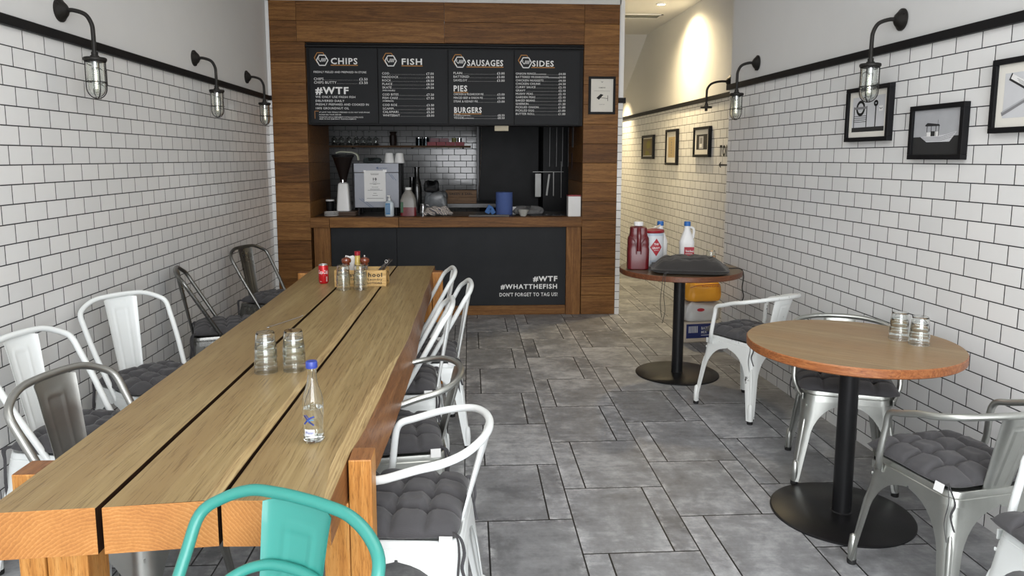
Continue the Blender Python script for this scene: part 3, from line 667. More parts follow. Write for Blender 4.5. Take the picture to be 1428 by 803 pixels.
# ------------------------------------------------------------------ wall lamps
def lamp(label, loc, rz, arm=0.14, globe=True, group='caged wall lamps'):
    """local +x points off the wall"""
    r = thing('wall_lamp', label, 'wall lamp', loc, rz, group)
    m = MB(); m.lathe([(0.0, 0), (0.052, 0), (0.052, 0.008), (0.045, 0.013), (0.040, 0.018), (0.028, 0.030), (0.018, 0.036), (0.012, 0.040), (0.0, 0.040)], seg=28, ax='x')
    for a in range(3): m.lathe([(0, 0.012), (0.006, 0.012), (0.006, 0.018), (0, 0.019)], (0, 0.044*math.cos(a*2.09+0.5), 0.044*math.sin(a*2.09+0.5)), 8, 'x')
    m.build('wall_plate', M['iron'], r)
    m = MB(); m.tube(catmull([(0.03, 0, 0), (arm*0.45, 0, 0.0), (arm*0.80, 0, -0.018), (arm*0.97, 0, -0.058), (arm, 0, -0.10), (arm, 0, -0.175), (arm, 0, -0.195)], 6), 0.0095, 12)
    m.lathe([(0, -0.182), (0.014, -0.182), (0.014, -0.196), (0.019, -0.198), (0.019, -0.208), (0, -0.208)], (arm, 0, 0), 16); m.build('arm', M['iron'], r)
    m = MB(); m.lathe([(0, -0.206), (0.045, -0.206), (0.049, -0.210), (0.049, -0.219), (0.045, -0.222), (0, -0.222)], (arm, 0, 0), 32)
    if not globe: m.lathe([(0, -0.222), (0.012, -0.222), (0.012, -0.245), (0, -0.245)], (arm, 0, 0), 16)
    m.build('cap', M['iron'], r)
    if not globe: return r
    m = MB(); R_ = 0.0385; out = [(R_, -0.222), (R_, -0.34)] + [(R_*math.cos(a*PI/16), -0.34-R_*1.15*math.sin(a*PI/16)) for a in range(1, 8)] + [(0.0005, -0.34-R_*1.15)]
    inn = [(0.0005, -0.34-R_*1.15+0.003)] + [((R_-0.003)*math.cos(a*PI/16), -0.34-(R_-0.003)*1.15*math.sin(a*PI/16)) for a in range(7, 0, -1)] + [(R_-0.003, -0.34), (R_-0.003, -0.222)]
    m.lathe(out+inn, (arm, 0, 0), 28, caps=False); m.build('glass_jar', M['lampglass'], r)
    m = MB(); m.lathe([(0, -0.222), (0.014, -0.222), (0.014, -0.250), (0.010, -0.255), (0, -0.255)], (arm, 0, 0), 16); m.build('lamp_holder', M['chrome'], r)
    m = MB(); pts = []
    for k in range(60): a = k*0.9; pts.append((arm+0.005*math.cos(a), 0.005*math.sin(a), -0.262-k*0.0014))
    m.tube(pts, 0.0011, 5); m.build('filament', M['bulb'], r)
    m = MB()
    o2 = [(0.011, -0.255), (0.017, -0.27), (0.0185, -0.30), (0.016, -0.34), (0.009, -0.362), (0.0004, -0.366)]; m.lathe(o2+[(0.0004, -0.365), (0.0085, -0.361), (0.0155, -0.339), (0.018, -0.30), (0.0165, -0.27), (0.0105, -0.255)], (arm, 0, 0), 20, caps=False)
    m.build('bulb', M['lampglass'], r)
    m = MB(); Rc = 0.0435
    for k in range(4):
        a = k*PI/2+PI/4; ca, sa = math.cos(a), math.sin(a)
        P_ = [(Rc, -0.215), (Rc, -0.34)] + [(Rc*math.cos(q*PI/16), -0.34-Rc*1.12*math.sin(q*PI/16)) for q in range(1, 9)]
        m.tube([(arm+p*ca, p*sa, z) for p, z in P_], 0.0024, 8)
    m.tube([(arm+Rc*math.cos(2*PI*q/32), Rc*math.sin(2*PI*q/32), -0.315) for q in range(32)], 0.0020, 6, closed=True)
    m.tube([(arm+Rc*math.cos(2*PI*q/32), Rc*math.sin(2*PI*q/32), -0.224) for q in range(32)], 0.0024, 6, closed=True)
    m.build('cage', M['iron'], r)
    return r
lamp('caged glass wall lamp on the left wall, nearest the camera', (XL-0.004, 3.522, 2.155), 0)
lamp('caged glass wall lamp on the left wall, middle one of three', (XL-0.004, 5.139, 2.157), 0)
lamp('caged glass wall lamp on the left wall, next to the timber surround', (XL-0.004, 6.295, 2.157), 0)
ar = PI+math.atan(0.04513)*-1
lamp('caged glass wall lamp on the right wall in front of the station sign photograph', (xr(3.527)+0.004, 3.527, 2.160), ar)
lamp('caged glass wall lamp at the far end of the right wall', (xr(5.133)+0.004, 5.133, 2.157), ar)
lamp('black wall lamp arm without its glass, at the mouth of the passage', (xc(6.2), 6.2, 2.14), PI-math.atan(0.0263), 0.20, False)

# security camera, downlights, vent
r = thing('security_camera', 'small white dome camera in the top left corner over the timber surround', 'camera', (-1.80, YF-0.04, 2.955))
m = MB(); m.lathe([(0, 0.01), (0.055, 0.01), (0.06, -0.005), (0.052, -0.03), (0.03, -0.034), (0, -0.034)], seg=28); m.build('housing', M['white'], r)
m = MB(); m.lathe([(0.0, -0.034), (0.034, -0.034), (0.030, -0.052), (0.016, -0.064), (0, -0.067)], seg=24); m.build('dome', plain('smoked_dome', (0.01, 0.01, 0.01), 0.08), r)
def downlight(label, loc):
    r = thing('ceiling_downlight', label, 'downlight', loc, 0, 'downlights in the passage ceiling')
    m = MB(); m.lathe([(0.035, 0.002), (0.05, 0.002), (0.05, -0.006), (0.044, -0.008), (0.036, -0.004)], seg=28, caps=False); m.build('rim', M['white'], r)
    m = MB(); m.lathe([(0, -0.001), (0.036, -0.001), (0.036, -0.004), (0, -0.004)], seg=24); m.build('lamp_face', emit('lit_lamp_face', (1.0, 0.93, 0.75), 14), r)
    return r
downlight('lit round downlight in the passage ceiling, nearest the shop', (1.83, 7.2, CEIL-0.001))
def spot(name, loc, tgt, e, ang, col, blend=0.6, size=0.04):
    l = bpy.data.lights.new(name, 'SPOT'); l.energy = e; l.spot_size = math.radians(ang); l.spot_blend = blend; l.color = col; l.shadow_soft_size = size
    o = bpy.data.objects.new(name, l); COL.objects.link(o); o.location = loc
    d = Vector(tgt)-Vector(loc); o.rotation_euler = d.to_track_quat('-Z', 'Y').to_euler(); return o
spot('downlight_beam', (1.84, 7.2, CEIL-0.02), (2.02, 7.15, 1.9), 190, 145, (1.0, 0.79, 0.46), 1.0, 0.06)
spot('downlight_beam', (1.75, 9.9, 2.42), (1.98, 9.95, 0.9), 120, 110, (1.0, 0.79, 0.46), 0.9)
r = thing('air_vent', 'long slotted air vent in the passage ceiling', 'vent', (1.79, 7.81, CEIL-0.001))
m = MB(); m.b(-0.22, 0.19, -0.11, -0.085, -0.006, 0.001); m.b(-0.22, 0.19, 0.085, 0.11, -0.006, 0.001); m.b(0.17, 0.19, -0.11, 0.11, -0.006, 0.001); m.b(-0.22, -0.20, -0.11, 0.11, -0.006, 0.001); m.build('frame', M['white'], r)
m = MB(); m.b(-0.20, 0.17, -0.085, 0.085, -0.002, 0.001); m.build('slot', M['black'], r)
m = MB()
for k in range(4): m.b(-0.20, 0.17, -0.07+0.04*k, -0.06+0.04*k, -0.006, -0.002)
m.build('louvres', plain('olive_grey_louvre', (0.25, 0.25, 0.2), 0.5), r)

# ------------------------------------------------------------------ long communal table
t = thing('communal_table', 'long thick oak plank table with orange end grain, on the left', 'table', (-0.65, 3.3, 0))
T0, T1, TZ, TB = -1.77, 1.75, 0.76, 0.655
def plank(xl0, xr0, xl1, xr1, y0l, y0r, y1, notch=()):
    m = MB(); n = 30; top = []; 
    L = [(xl0+(xl1-xl0)*k/n, y0l+(y1-y0l)*k/n) for k in range(n+1)]; R_ = [(xr0+(xr1-xr0)*k/n, y0r+(y1-y0r)*k/n) for k in range(n+1)]
    return L, R_
def plank_obj(L, R_, name='plank', flare=None, sap=None, outer=0):
    # L, R_: left and right edges of the top, front to back; flare(y) pushes the lower right edge out (bark edge)
    m = MB(); c = 0.0015; n_ = len(L); fl = flare or (lambda y: 0.0)
    Rb = [(x+fl(y), y) for x, y in R_]
    vb = [m.bm.verts.new((x, y, TB)) for x, y in L+Rb[::-1]]; vm = [m.bm.verts.new((x, y, TZ-c)) for x, y in L+R_[::-1]]
    Li = [(x+c, y+(c if k == 0 else -c if k == n_-1 else 0)) for k, (x, y) in enumerate(L)]; Ri = [(x-c, y+(c if k == 0 else -c if k == n_-1 else 0)) for k, (x, y) in enumerate(R_)]
    sw = sap or (lambda y: 0.0)
    Mi = [(x-max(0.0005, sw(y)), y) for x, y in Ri]
    vt = [m.bm.verts.new((x, y, TZ)) for x, y in Li+Ri[::-1]]; vmid = [m.bm.verts.new((x, y, TZ)) for x, y in Mi]
    N = len(vb); f = m.bm.faces.new(vb[::-1]); f.material_index = 2
    for k in range(N):
        j = (k+1) % N
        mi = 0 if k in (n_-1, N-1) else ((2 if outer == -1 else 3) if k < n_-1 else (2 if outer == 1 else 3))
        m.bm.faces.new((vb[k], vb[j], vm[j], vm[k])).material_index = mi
        m.bm.faces.new((vm[k], vm[j], vt[j], vt[k])).material_index = 0 if k in (n_-1, N-1) else 1
    vR = vt[n_:][::-1]
    for k in range(n_-1):
        m.bm.faces.new((vt[k], vmid[k], vmid[k+1], vt[k+1])).material_index = 1
        m.bm.faces.new((vmid[k], vR[k], vR[k+1], vmid[k+1])).material_index = 4
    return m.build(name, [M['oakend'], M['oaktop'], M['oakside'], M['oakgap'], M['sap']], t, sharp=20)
def wav(x, y, a, s): return x + a*math.sin(y*3.1+s) + a*0.5*math.sin(y*7.3+s*2)
o = -0.65
n = 40
ys = [T0+(T1-T0)*k/n for k in range(n+1)]
def edge(xa, xb, a, s, y0, notch=None):
    out = []
    for k in range(n+1):
        y = y0+(T1-y0)*k/n; x = xa+(xb-xa)*k/n
        out.append((wav(x-o, y, a, s), y))
    return out
plank_obj(edge(-1.030, -1.060, 0.002, 0, 1.512-3.3), edge(-0.805, -0.776, 0.0012, 1, 1.528-3.3), outer=-1)
plank_obj(edge(-0.791, -0.762, 0.0012, 1, 1.528-3.3), edge(-0.556, -0.519, 0.0015, 2, 1.549-3.3), sap=lambda y: 0.030+0.010*math.sin(y*2.3+1)+0.002*math.sin(y*19))
# third plank has the waney outer edge and a notch for the front leg
L = edge(-0.546, -0.509, 0.0015, 2, 1.546-3.3)
R_ = []
for k in range(n+1):
    y = (1.538-3.3)+(T1-(1.538-3.3))*k/n; Y_ = y+3.3
    kn = ((1.5, -0.311), (1.84, -0.309), (1.92, -0.296), (2.2, -0.288), (2.6, -0.275), (3.1, -0.262), (3.8, -0.258), (5.2, -0.254))
    for (ya, xa), (yb, xb) in zip(kn[:-1], kn[1:]):
        if ya <= Y_ <= yb: x = xa+(xb-xa)*(Y_-ya)/(yb-ya)
    R_.append((x+0.002*math.sin(Y_*9)*(Y_ > 2)-o, y))
def flare3(y):
    Y_ = y+3.3
    return 0.0 if Y_ < 1.85 else (0.036 if Y_ < 2.6 else max(0.008, 0.036-0.028*(Y_-2.6)/1.2))
def sap3(y):
    Y_ = y+3.3
    return 0.0 if Y_ > 2.75 else 0.042*math.sin(PI*min(1, max(0, (Y_-1.45)/1.3)))**0.7+0.003*math.sin(Y_*23)
plank_obj(L, R_, flare=flare3, sap=sap3, outer=1)
def tleg(x0, x1, y0, y1, top=0.757):
    m = MB(); m.b(x0-o, x1-o, y0-3.3, y1-3.3, 0, top, 0.004, top_mi=1); m.build('leg', [M['oakleg'], M['oakside']], t)
tleg(-0.3045, -0.248, 1.738, 1.818, 0.766); tleg(-1.088, -1.028, 1.715, 1.80, 0.757)
for x0_, x1_, y0_, y1_ in ((-0.37, -0.306, 1.74, 1.85), (-1.025, -0.93, 1.72, 1.82)): m = MB(); m.b(x0_-o, x1_-o, y0_-3.3, y1_-3.3, 0, TB-0.001, 0.004); m.build('leg_block', M['oakleg'], t)
tleg(-0.257, -0.19, 4.78, 4.86, 0.757); tleg(-1.125, -1.064, 4.78, 4.86, 0.757)
for x0_, x1_ in ((-0.36, -0.262), (-1.06, -0.96)): m = MB(); m.b(x0_-o, x1_-o, 4.76-3.3, 4.86-3.3, 0, TB-0.001, 0.004); m.build('leg_block', M['oakleg'], t)
m = MB()
for Y_ in (1.78, 4.81): m.b(-0.93-o, -0.37-o, Y_-0.03-3.3, Y_+0.03-3.3, 0.56, TB-0.001, 0.003)
m.build('cross_rail', M['oakleg'], t)

# ------------------------------------------------------------------ round pedestal tables
def round_table(label, loc, top, edge_m, r=0.4146, bx=0.287, rz=0.0, zt=0.75):
    q = thing('round_table', label, 'table', loc, rz, 'round pedestal tables')
    th = 0.037
    m = MB(); sg = 96
    m.loft([[(r*math.cos(2*PI*k/sg)*f_, r*math.sin(2*PI*k/sg)*f_, z) for k in range(sg)] for f_, z in ((0.985, zt-th), (1, zt-th+0.005), (1, zt-0.004), (0.992, zt))], cap1=False)
    m.mi = 1; m.face([(r*0.992*math.cos(2*PI*k/sg), r*0.992*math.sin(2*PI*k/sg), zt) for k in range(sg)])
    m.build('tabletop', [edge_m, top], q, doubles=1e-5)
    m = MB(); m.lathe([(0, 0.008), (0.041, 0.008), (0.043, 0.012), (0.0385, 0.016), (0.0385, zt-th-0.012), (0, zt-th-0.012)], seg=32); m.build('pedestal', M['blackm'], q)
    m = MB(); m.lathe([(0, 0), (bx, 0), (bx, 0.006), (bx*0.975, 0.0105), (0.10, 0.0125), (0, 0.0125)], seg=72); m.build('base_plate', M['blackm'], q)
    m = MB(); m.b(-0.12, 0.12, -0.12, 0.12, zt-th-0.012, zt-th); m.build('mounting_plate', M['blackm'], q)
    return q
round_table('round oak table with black pedestal and overturned glasses on it, nearest on the right', (1.568, 2.883, 0), M['rtop'], M['redge'], rz=-0.7)
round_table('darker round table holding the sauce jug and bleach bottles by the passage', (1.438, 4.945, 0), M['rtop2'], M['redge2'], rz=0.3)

# ------------------------------------------------------------------ metal chairs
def chair(kind, label, mat, loc, phi, group, extra=False, extra_mat=None):
    """faces local +x. kind 'arm' = low hoop armchair, 'side' = tall hoop side chair, 'stool' = no back"""
    r = thing({'arm': 'metal_armchair', 'side': 'metal_side_chair', 'stool': 'metal_stool'}[kind], label, {'arm': 'chair', 'side': 'chair', 'stool': 'stool'}[kind], (loc[0], loc[1], 0), phi, group)
    HX = 0.178
    m = MB(); prof = [(0.437, 0.08, 0.08, 0.03), (0.439, HX-0.03, HX-0.03, 0.035), (0.445, HX-0.008, HX-0.008, 0.05), (0.448, HX-0.003, HX-0.003, 0.052), (0.446, HX, HX, 0.052), (0.436, HX+0.003, HX+0.003, 0.053),
            (0.428, HX+0.004, HX+0.004, 0.053), (0.426, HX+0.002, HX+0.002, 0.053), (0.423, HX+0.005, HX+0.005, 0.054), (0.396, HX+0.009, HX+0.009, 0.055), (0.396, HX+0.006, HX+0.006, 0.053), (0.430, HX-0.001, HX-0.001, 0.05), (0.430, 0.08, 0.08, 0.03)]
    m.rr(prof, 6); m.build('seat', mat, r)
    zs = [0.400, 0.390, 0.381, 0.370, 0.355, 0.335, 0.310, 0.28, 0.25, 0.22, 0.16, 0.10, 0.05, 0.018]
    for sx in (1, -1):
        for sy in (1, -1):
            m = MB(); rings = []
            for z in zs:
                cx = 0.186 + (0.228-0.186)*(0.40-z)/0.40; q = (z-0.22)/0.165
                if z > 0.22: a = 0.048 + 0.128*(1-math.sqrt(max(0, 1-min(1, q)**2)))
                else: a = 0.030 + 0.018*(z/0.22)
                if z >= 0.385: a = 0.182
                rr_ = 0.05*min(1, 0.35+z/0.5); th = 0.0035; rr_ = min(rr_, a*0.8)
                outer = [(cx-a, cx)] + [(cx-rr_+rr_*math.sin(k*PI/12), cx-rr_+rr_*math.cos(k*PI/12)) for k in range(7)] + [(cx, cx-a)]
                r2 = rr_-th
                inner = [(cx-th, cx-a)] + [(cx-rr_+r2*math.cos(k*PI/12), cx-rr_+r2*math.sin(k*PI/12)) for k in range(7)] + [(cx-a, cx-th)]
                # small inward lip keeps the leg looking like a folded channel
                rings.append([(sx*u, sy*v, z) for u, v in outer+inner])
            m.loft(rings)
            path = []; rad = []
            for z, q in ((0.315, 0.002), (0.30, 0.007), (0.26, 0.0105), (0.20, 0.0095), (0.14, 0.0085), (0.09, 0.007), (0.07, 0.002)):
                cx = 0.186 + (0.228-0.186)*(0.40-z)/0.40; rr_ = 0.05*min(1, 0.35+z/0.5); d = cx-rr_+rr_*0.7071-0.003
                path.append((sx*d, sy*d, z)); rad.append(q)
            m.tube(path, 0.01, 10, rr=rad)
            m.lathe([(0.0, 0.014), (0.0145, 0.014), (0.0165, 0.06), (0.012, 0.11), (0.0, 0.12)], (sx*0.211, sy*0.211, 0), 12)
            lg = m.build('leg', mat, r, sharp=50)
            m = MB(); m.lathe([(0, 0), (0.0155, 0), (0.0165, 0.004), (0.0165, 0.018), (0, 0.018)], (sx*0.2115, sy*0.2115, 0), 16); m.build('rubber_foot', M['rubber'], lg)
    m = MB(); m.tube([(0.178, 0.178, 0.365), (-0.178, -0.178, 0.365)], 0.006, 8, flat=(1, 0.5)); m.tube([(0.178, -0.178, 0.372), (-0.178, 0.178, 0.372)], 0.006, 8, flat=(1, 0.5)); m.build('brace', mat, r)
    if kind == 'stool': return r
    m = MB()
    if kind == 'arm':
        bx, zf, zr, xr_, hw_, py = 0.069, 0.640, 0.716, -0.249, 0.228, 0.222
        H = [(bx+0.07, 0.190, 0.405), (bx+0.045, 0.205, 0.425), (bx+0.022, py+0.004, 0.48), (bx+0.008, hw_-0.008, zf-0.06), (bx, hw_-0.006, zf-0.02), (bx-0.018, hw_-0.004, zf), (bx-0.06, hw_, zf+0.012)]
        xs_ = bx-0.06
        for t_, w__, q_ in ((0.3, 1, 0.38), (0.55, 0.97, 0.6), (0.76, 0.83, 0.8), (0.9, 0.57, 0.93), (0.975, 0.29, 0.99)): H.append((xs_-(xs_-xr_)*t_, hw_*w__, zf+0.012+(zr-zf-0.012)*q_))
        full = catmull(H+[(xr_, 0, zr)]+[(x, -y, z) for x, y, z in H[::-1]], 5)
        sb, st, wb, wt = (-0.172, 0.438), (-0.241, 0.708), 0.056, 0.074
    else:
        xl, hl, xt, zt_, hw_, hs = -0.003, 0.181, -0.248, 0.840, 0.208, 1.066
        H = [(xl+0.015, hl-0.004, 0.405), (xl, hl, 0.435)]
        for t_, w__ in ((0.18, 0.35), (0.42, 0.8), (0.65, 1.0), (0.8, 0.96)): H.append((xl+(xt-xl)*t_, hl+(hw_-hl)*w__, 0.435+(zt_-0.435)*t_*hs))
        H += [(xl+(xt-xl)*0.91, hw_*0.82, 0.435+(zt_-0.435)*0.93), (xl+(xt-xl)*0.975, hw_*0.56, 0.435+(zt_-0.435)*0.983), (xl+(xt-xl)*0.995, hw_*0.28, 0.435+(zt_-0.435)*0.997)]
        full = catmull(H+[(xt, 0, zt_)]+[(x, -y, z) for x, y, z in H[::-1]], 5)
        sb, st, wb, wt = (-0.176, 0.438), (-0.242, 0.832), 0.056, 0.080
    m.tube(full, 0.0118, 12)
    if kind == 'arm':
        for sy in (1, -1): m.box((0.139, sy*0.1895, 0.410), (0.05, 0.006, 0.03), bevel=0.002)
    m.build('back_hoop', mat, r)
    # pressed back splat with raised rib outline
    m = MB(); nu, nv = 26, 44; front = []; back = []
    for j in range(nv+1):
        v = j/nv; x0 = sb[0]+(st[0]-sb[0])*v; z0_ = sb[1]+(st[1]-sb[1])*v; hw = wb+(wt-wb)*v
        fr, bk = [], []
        for i in range(nu+1):
            u = -1+2*i/nu; y = u*hw
            bow = -0.012*(1-u*u)*v + (0.008*(abs(u)**8))
            ru, rv = abs(u)*hw, v
            w2 = hw*0.42; zt_ = 0.86; 
            d = max(ru-w2, (v-zt_)*0.35) if (ru > w2 or v > zt_) else -min(w2-ru, (zt_-v)*0.35)
            rib = 0.0042*math.exp(-(d/0.0030)**2) if v > 0.05 else 0
            # follow the hoop at the top corners
            drop = 0.0
            if v > 0.9: drop = (0.010 if kind == 'side' else 0.006)*(u*u)*(v-0.9)/0.1
            fr.append((x0+bow+rib, y, z0_-drop)); bk.append((x0+bow+rib-0.0022, y, z0_-drop))
        front.append(fr); back.append(bk)
    m.loft([a+b[::-1] for a, b in zip(front, back)])
    m.build('back_splat', mat, r, sharp=60)
    if extra:
        E_ = [(-0.06, 0.150, 0.56), (-0.115, 0.145, 0.625), (-0.175, 0.118, 0.675), (-0.212, 0.07, 0.700)]
        m = MB(); m.tube(catmull(E_+[(-0.222, 0, 0.706)]+[(x, -y, z) for x, y, z in E_[::-1]], 6), 0.0105, 12); m.build('inner_hoop', mat, r)
    return r
G_AL = 'chairs along the wall side of the long table'; G_AR = 'chairs along the aisle side of the long table'; G_RT = 'chairs around the round tables'
rd = math.radians
sideW = chair('side', 'white tall-hoop metal chair by the left wall, nearest the camera', M['wmetal'], (-1.468, 2.76), rd(-11.5), G_AL)
dup(sideW, (-1.512, 3.462, 0), rd(-37), 'white tall-hoop metal chair by the left wall, second from the camera')
sideG = chair('side', 'dark steel tall-hoop chair seen edge-on by the left wall', M['gun'], (-1.532, 4.53), rd(19), G_AL)
dup(sideG, (-1.469, 5.475, 0), rd(-20.3), 'dark steel tall-hoop chair by the left wall, furthest from the camera')
chair('side', 'galvanised tall-hoop chair at the near left corner of the long table', M['steel2'], (-1.052, 2.209), rd(-14), G_AL)
c = dup(sideW, (-0.348, 4.343, 0), rd(186), 'white tall-hoop chair on the aisle side, furthest from the camera'); c['group'] = G_AR
c = dup(sideW, (-0.250, 3.873, 0), rd(184), 'white tall-hoop chair on the aisle side, second furthest, hoop highest to the right'); c['group'] = G_AR
c = dup(sideW, (-0.335, 3.37, 0), rd(182), 'white tall-hoop chair seen side-on right behind the galvanised armchair hoop'); c['group'] = G_AR
armS = chair('arm', 'galvanised low-hoop armchair on the aisle side behind the nearest white armchair', M['steel'], (-0.290, 2.705), rd(188), G_AR); armS.scale = (1, 1, 0.985)
armW = chair('arm', 'white low-hoop armchair pulled to the near right corner of the long table', M['wmetal'], (-0.197, 2.109), rd(175), G_AR)
chair('side', 'teal metal chair with double hoop at the near end of the long table', M['teal'], (-0.459, 1.163), rd(241), 'chair at the table end', extra=True).scale = (1.02, 1.07, 1.0)
armC = chair('arm', 'chipped white low-hoop armchair between the two round tables', M['wchip'], (1.665, 4.224), rd(117.5), G_RT)
armS2 = c = dup(armS, (1.762, 3.297, 0), rd(250), 'galvanised armchair behind the nearest round table'); c['group'] = G_RT; c.scale = (1, 1, 1)
c = dup(armS, (1.661, 2.336, 0), rd(101), 'galvanised armchair in front of the nearest round table, at the right edge'); c['group'] = G_RT; c.scale = (1, 1, 1)
c = dup(armW, (1.700, 1.760, 0), rd(181), 'white armchair cut off by the right edge of the picture'); c['group'] = G_RT

# ------------------------------------------------------------------ seat cushions
def cushion(label, loc, rz, group, mat=None, half=0.188, T=0.062, seed=0, ties=True, sag=0.0, ctag=True, name='seat_cushion', asp=1.0, tuft=1.0, puff=0.42):
    rnd = random.Random(seed); r = thing(name, label, 'cushion', loc, rz, group)
    N = 56; lines = (-0.5, 0.0, 0.5)
    ph = [rnd.uniform(0, 6) for _ in range(6)]
    def sh(u, v):   # pin-cushion outline
        k = 1-0.035*(1-abs(v)**2)*0; ex = 1-0.05*abs(u*v)**3
        return (asp*u*half*ex*(1+0.012*math.sin(v*7+ph[0])), v*half*ex*(1+0.012*math.sin(u*6+ph[1])))
    def hgt(u, v, top):
        e = max(0, (1-abs(u)**5)*(1-abs(v)**5))**puff
        cr = 0
        for a in lines:
            cr = max(cr, 0.36*math.exp(-((u-a)/0.055)**2), 0.36*math.exp(-((v-a)/0.055)**2))
            for b in lines: cr = max(cr, 0.78*math.exp(-(((u-a)**2+(v-b)**2)/0.010)))
        wr = 0.03*math.sin(u*17+ph[2]+v*5)+0.03*math.sin(v*19+ph[3]-u*6)
        return T*(0.12 if not top else 0.12+0.88*e*(1-cr*tuft)*(1+wr))
    m = MB(); g1 = []; g2 = []
    for i in range(N+1):
        a, b = [], []
        for j in range(N+1):
            u, v = -1+2*i/N, -1+2*j/N; x, y = sh(u, v)
            zt_ = hgt(u, v, True); edge_ = i in (0, N) or j in (0, N)
            d = sag*(u*u*0.6+v*v*0.4)
            a.append(m.bm.verts.new((x, y, (T*0.30 if edge_ else max(zt_, T*0.3))-d)))
            e = max(0, (1-abs(u)**6)*(1-abs(v)**6))**0.5
            b.append(a[-1] if edge_ else m.bm.verts.new((x, y, T*0.30*(1-e)-d)))
        g1.append(a); g2.append(b)
    fs = []
    for i in range(N):
        for j in range(N):
            fs.append(m.bm.faces.new((g1[i][j], g1[i+1][j], g1[i+1][j+1], g1[i][j+1]))); fs.append(m.bm.faces.new((g2[i][j], g2[i][j+1], g2[i+1][j+1], g2[i+1][j])))
    m._mark(fs, True); m.build('pad', mat or M['cushion'], r, sharp=80)
    if ties:
        for sy in (1, -1):
            m = MB(); x = -half*0.93; y = sy*half*0.93
            for dx, dy, L_ in ((-0.015, 0.012, 0.16), (-0.028, 0.0, 0.12)):
                m.tube(catmull([(x+0.02, y-sy*0.02, T*0.3), (x+dx*0.6, y+sy*0.012, T*0.3), (x+dx, y+sy*dy, -0.03), (x+dx*0.8, y+sy*(dy+0.008), -L_*0.6), (x+dx*1.2, y+sy*dy, -L_)], 5), 0.005, 6, flat=(1, 0.25))
            m.build('tie', mat or M['cushion'], r)
    if ctag:
        m = MB(); m.box((-half+0.035, half+0.004, T*0.14), (0.036, 0.0012, 0.030), Matrix.Rotation(0.25, 3, 'X')); m.build('care_tag', M['paper'], r)
    return r
ZS = 0.4478
def cush_on(label, x, y, deg, group, dz=0.0, **k): return cushion(label, (x, y, ZS+dz), rd(deg), group, **k)
GC = 'charcoal tufted seat cushions'
def cu_(label, x, y, deg, seed, **k): cush_on(label, x+0.02*math.cos(rd(deg)), y+0.02*math.sin(rd(deg)), deg, GC, seed=seed, **k)
cu_('charcoal tufted cushion on the nearest white chair by the left wall', -1.468, 2.76, -11.5, 1)
cu_('charcoal tufted cushion on the second white chair by the left wall', -1.512, 3.462, -37, 2)
cu_('charcoal tufted cushion on the edge-on dark steel chair by the left wall', -1.532, 4.53, 19, 3)
cu_('charcoal tufted cushion on the furthest dark steel chair by the left wall', -1.469, 5.475, -20.3, 4)
cu_('charcoal cushion on the furthest white aisle chair', -0.348, 4.343, 186, 5)
cu_('charcoal cushion on the second furthest white aisle chair', -0.250, 3.873, 184, 6)
cu_('charcoal cushion on the white aisle chair behind the galvanised armchair', -0.335, 3.37, 182, 7)
cu_('charcoal cushion on the galvanised armchair on the aisle side', -0.290, 2.705, 188, 8, dz=-0.0065)
cu_('big charcoal tufted cushion on the nearest white armchair at the long table', -0.197, 2.109, 175, 9, half=0.195, T=0.07)
cu_('charcoal cushion on the chipped white armchair between the round tables', 1.665, 4.224, 117.5, 10, ctag=False)
cu_('charcoal cushion on the galvanised armchair behind the nearest round table', 1.757, 3.290, 250, 11, half=0.212, ctag=False)
cu_('charcoal tufted cushion with white tag on the galvanised armchair at the right edge', 1.661, 2.336, 101, 12, half=0.195)
cu_('charcoal cushion on the white armchair cut off at the right edge', 1.700, 1.760, 181, 13, ctag=False)

# ------------------------------------------------------------------ tableware
def tumbler_proto(label, cat, loc, rz, group):
    r = thing('drinking_glass', label, cat, loc, rz, group)
    m = MB(); f_ = lambda a: 1+0.006*math.cos(10*a)
    prof = [(0.0385, 0.0), (0.0394, 0.002), (0.0388, 0.005), (0.0372, 0.026), (0.0380, 0.028), (0.0378, 0.031), (0.0362, 0.033), (0.0330, 0.070), (0.0312, 0.084), (0.0295, 0.088), (0.0005, 0.088),
            (0.0005, 0.082), (0.0285, 0.082), (0.0312, 0.069), (0.0345, 0.033), (0.0355, 0.026), (0.0372, 0.004), (0.0375, 0.0)]
    m.lathe(prof+[prof[0]], seg=60, caps=False, fac=f_); m.build('body', M['glass'], r, doubles=1e-6, sharp=50)
    return r
g0 = tumbler_proto('overturned glass tumbler, bottom of the left stack near the bottle', 'glass', (-0.716, 2.528, 0.7602), 0.1, 'stacked glasses on the long table')
pos = ('bottom', 'middle', 'top')
for k in (1, 2): dup(g0, (-0.716+0.001*k, 2.528, 0.7602+0.027*k), 0.4*k, 'overturned glass tumbler, %s of the left stack near the bottle' % pos[k])
for k in range(3): dup(g0, (-0.622-0.001*k, 2.548+0.001*k, 0.7602+0.027*k), 0.5*k+0.3, 'overturned glass tumbler, %s of the right stack behind the bottle' % pos[k])
GF = 'stacked glasses by the condiment box'
for k in range(3):
    c = dup(g0, (-0.722, 4.135, 0.7602+0.027*k), 0.7*k, 'overturned glass tumbler, %s of the left stack before the wooden box' % pos[k]); c['group'] = GF
for k in range(3):
    c = dup(g0, (-0.628, 4.150, 0.7602+0.027*k), 0.7*k+0.2, 'overturned glass tumbler, %s of the right stack before the wooden box' % pos[k]); c['group'] = GF
GR = 'stacked glasses on the round table'
for k in range(2):
    c = dup(g0, (1.786, 2.915, 0.7502+0.027*k), 0.7*k, 'overturned glass tumbler on the near round table, %s of the left stack' % ('bottom', 'top')[k]); c['group'] = GR
for k in range(2):
    c = dup(g0, (1.818, 2.825, 0.7502+0.027*k), 0.7*k+0.2, 'overturned glass tumbler on the near round table, %s of the right stack' % ('bottom', 'top')[k]); c['group'] = GR
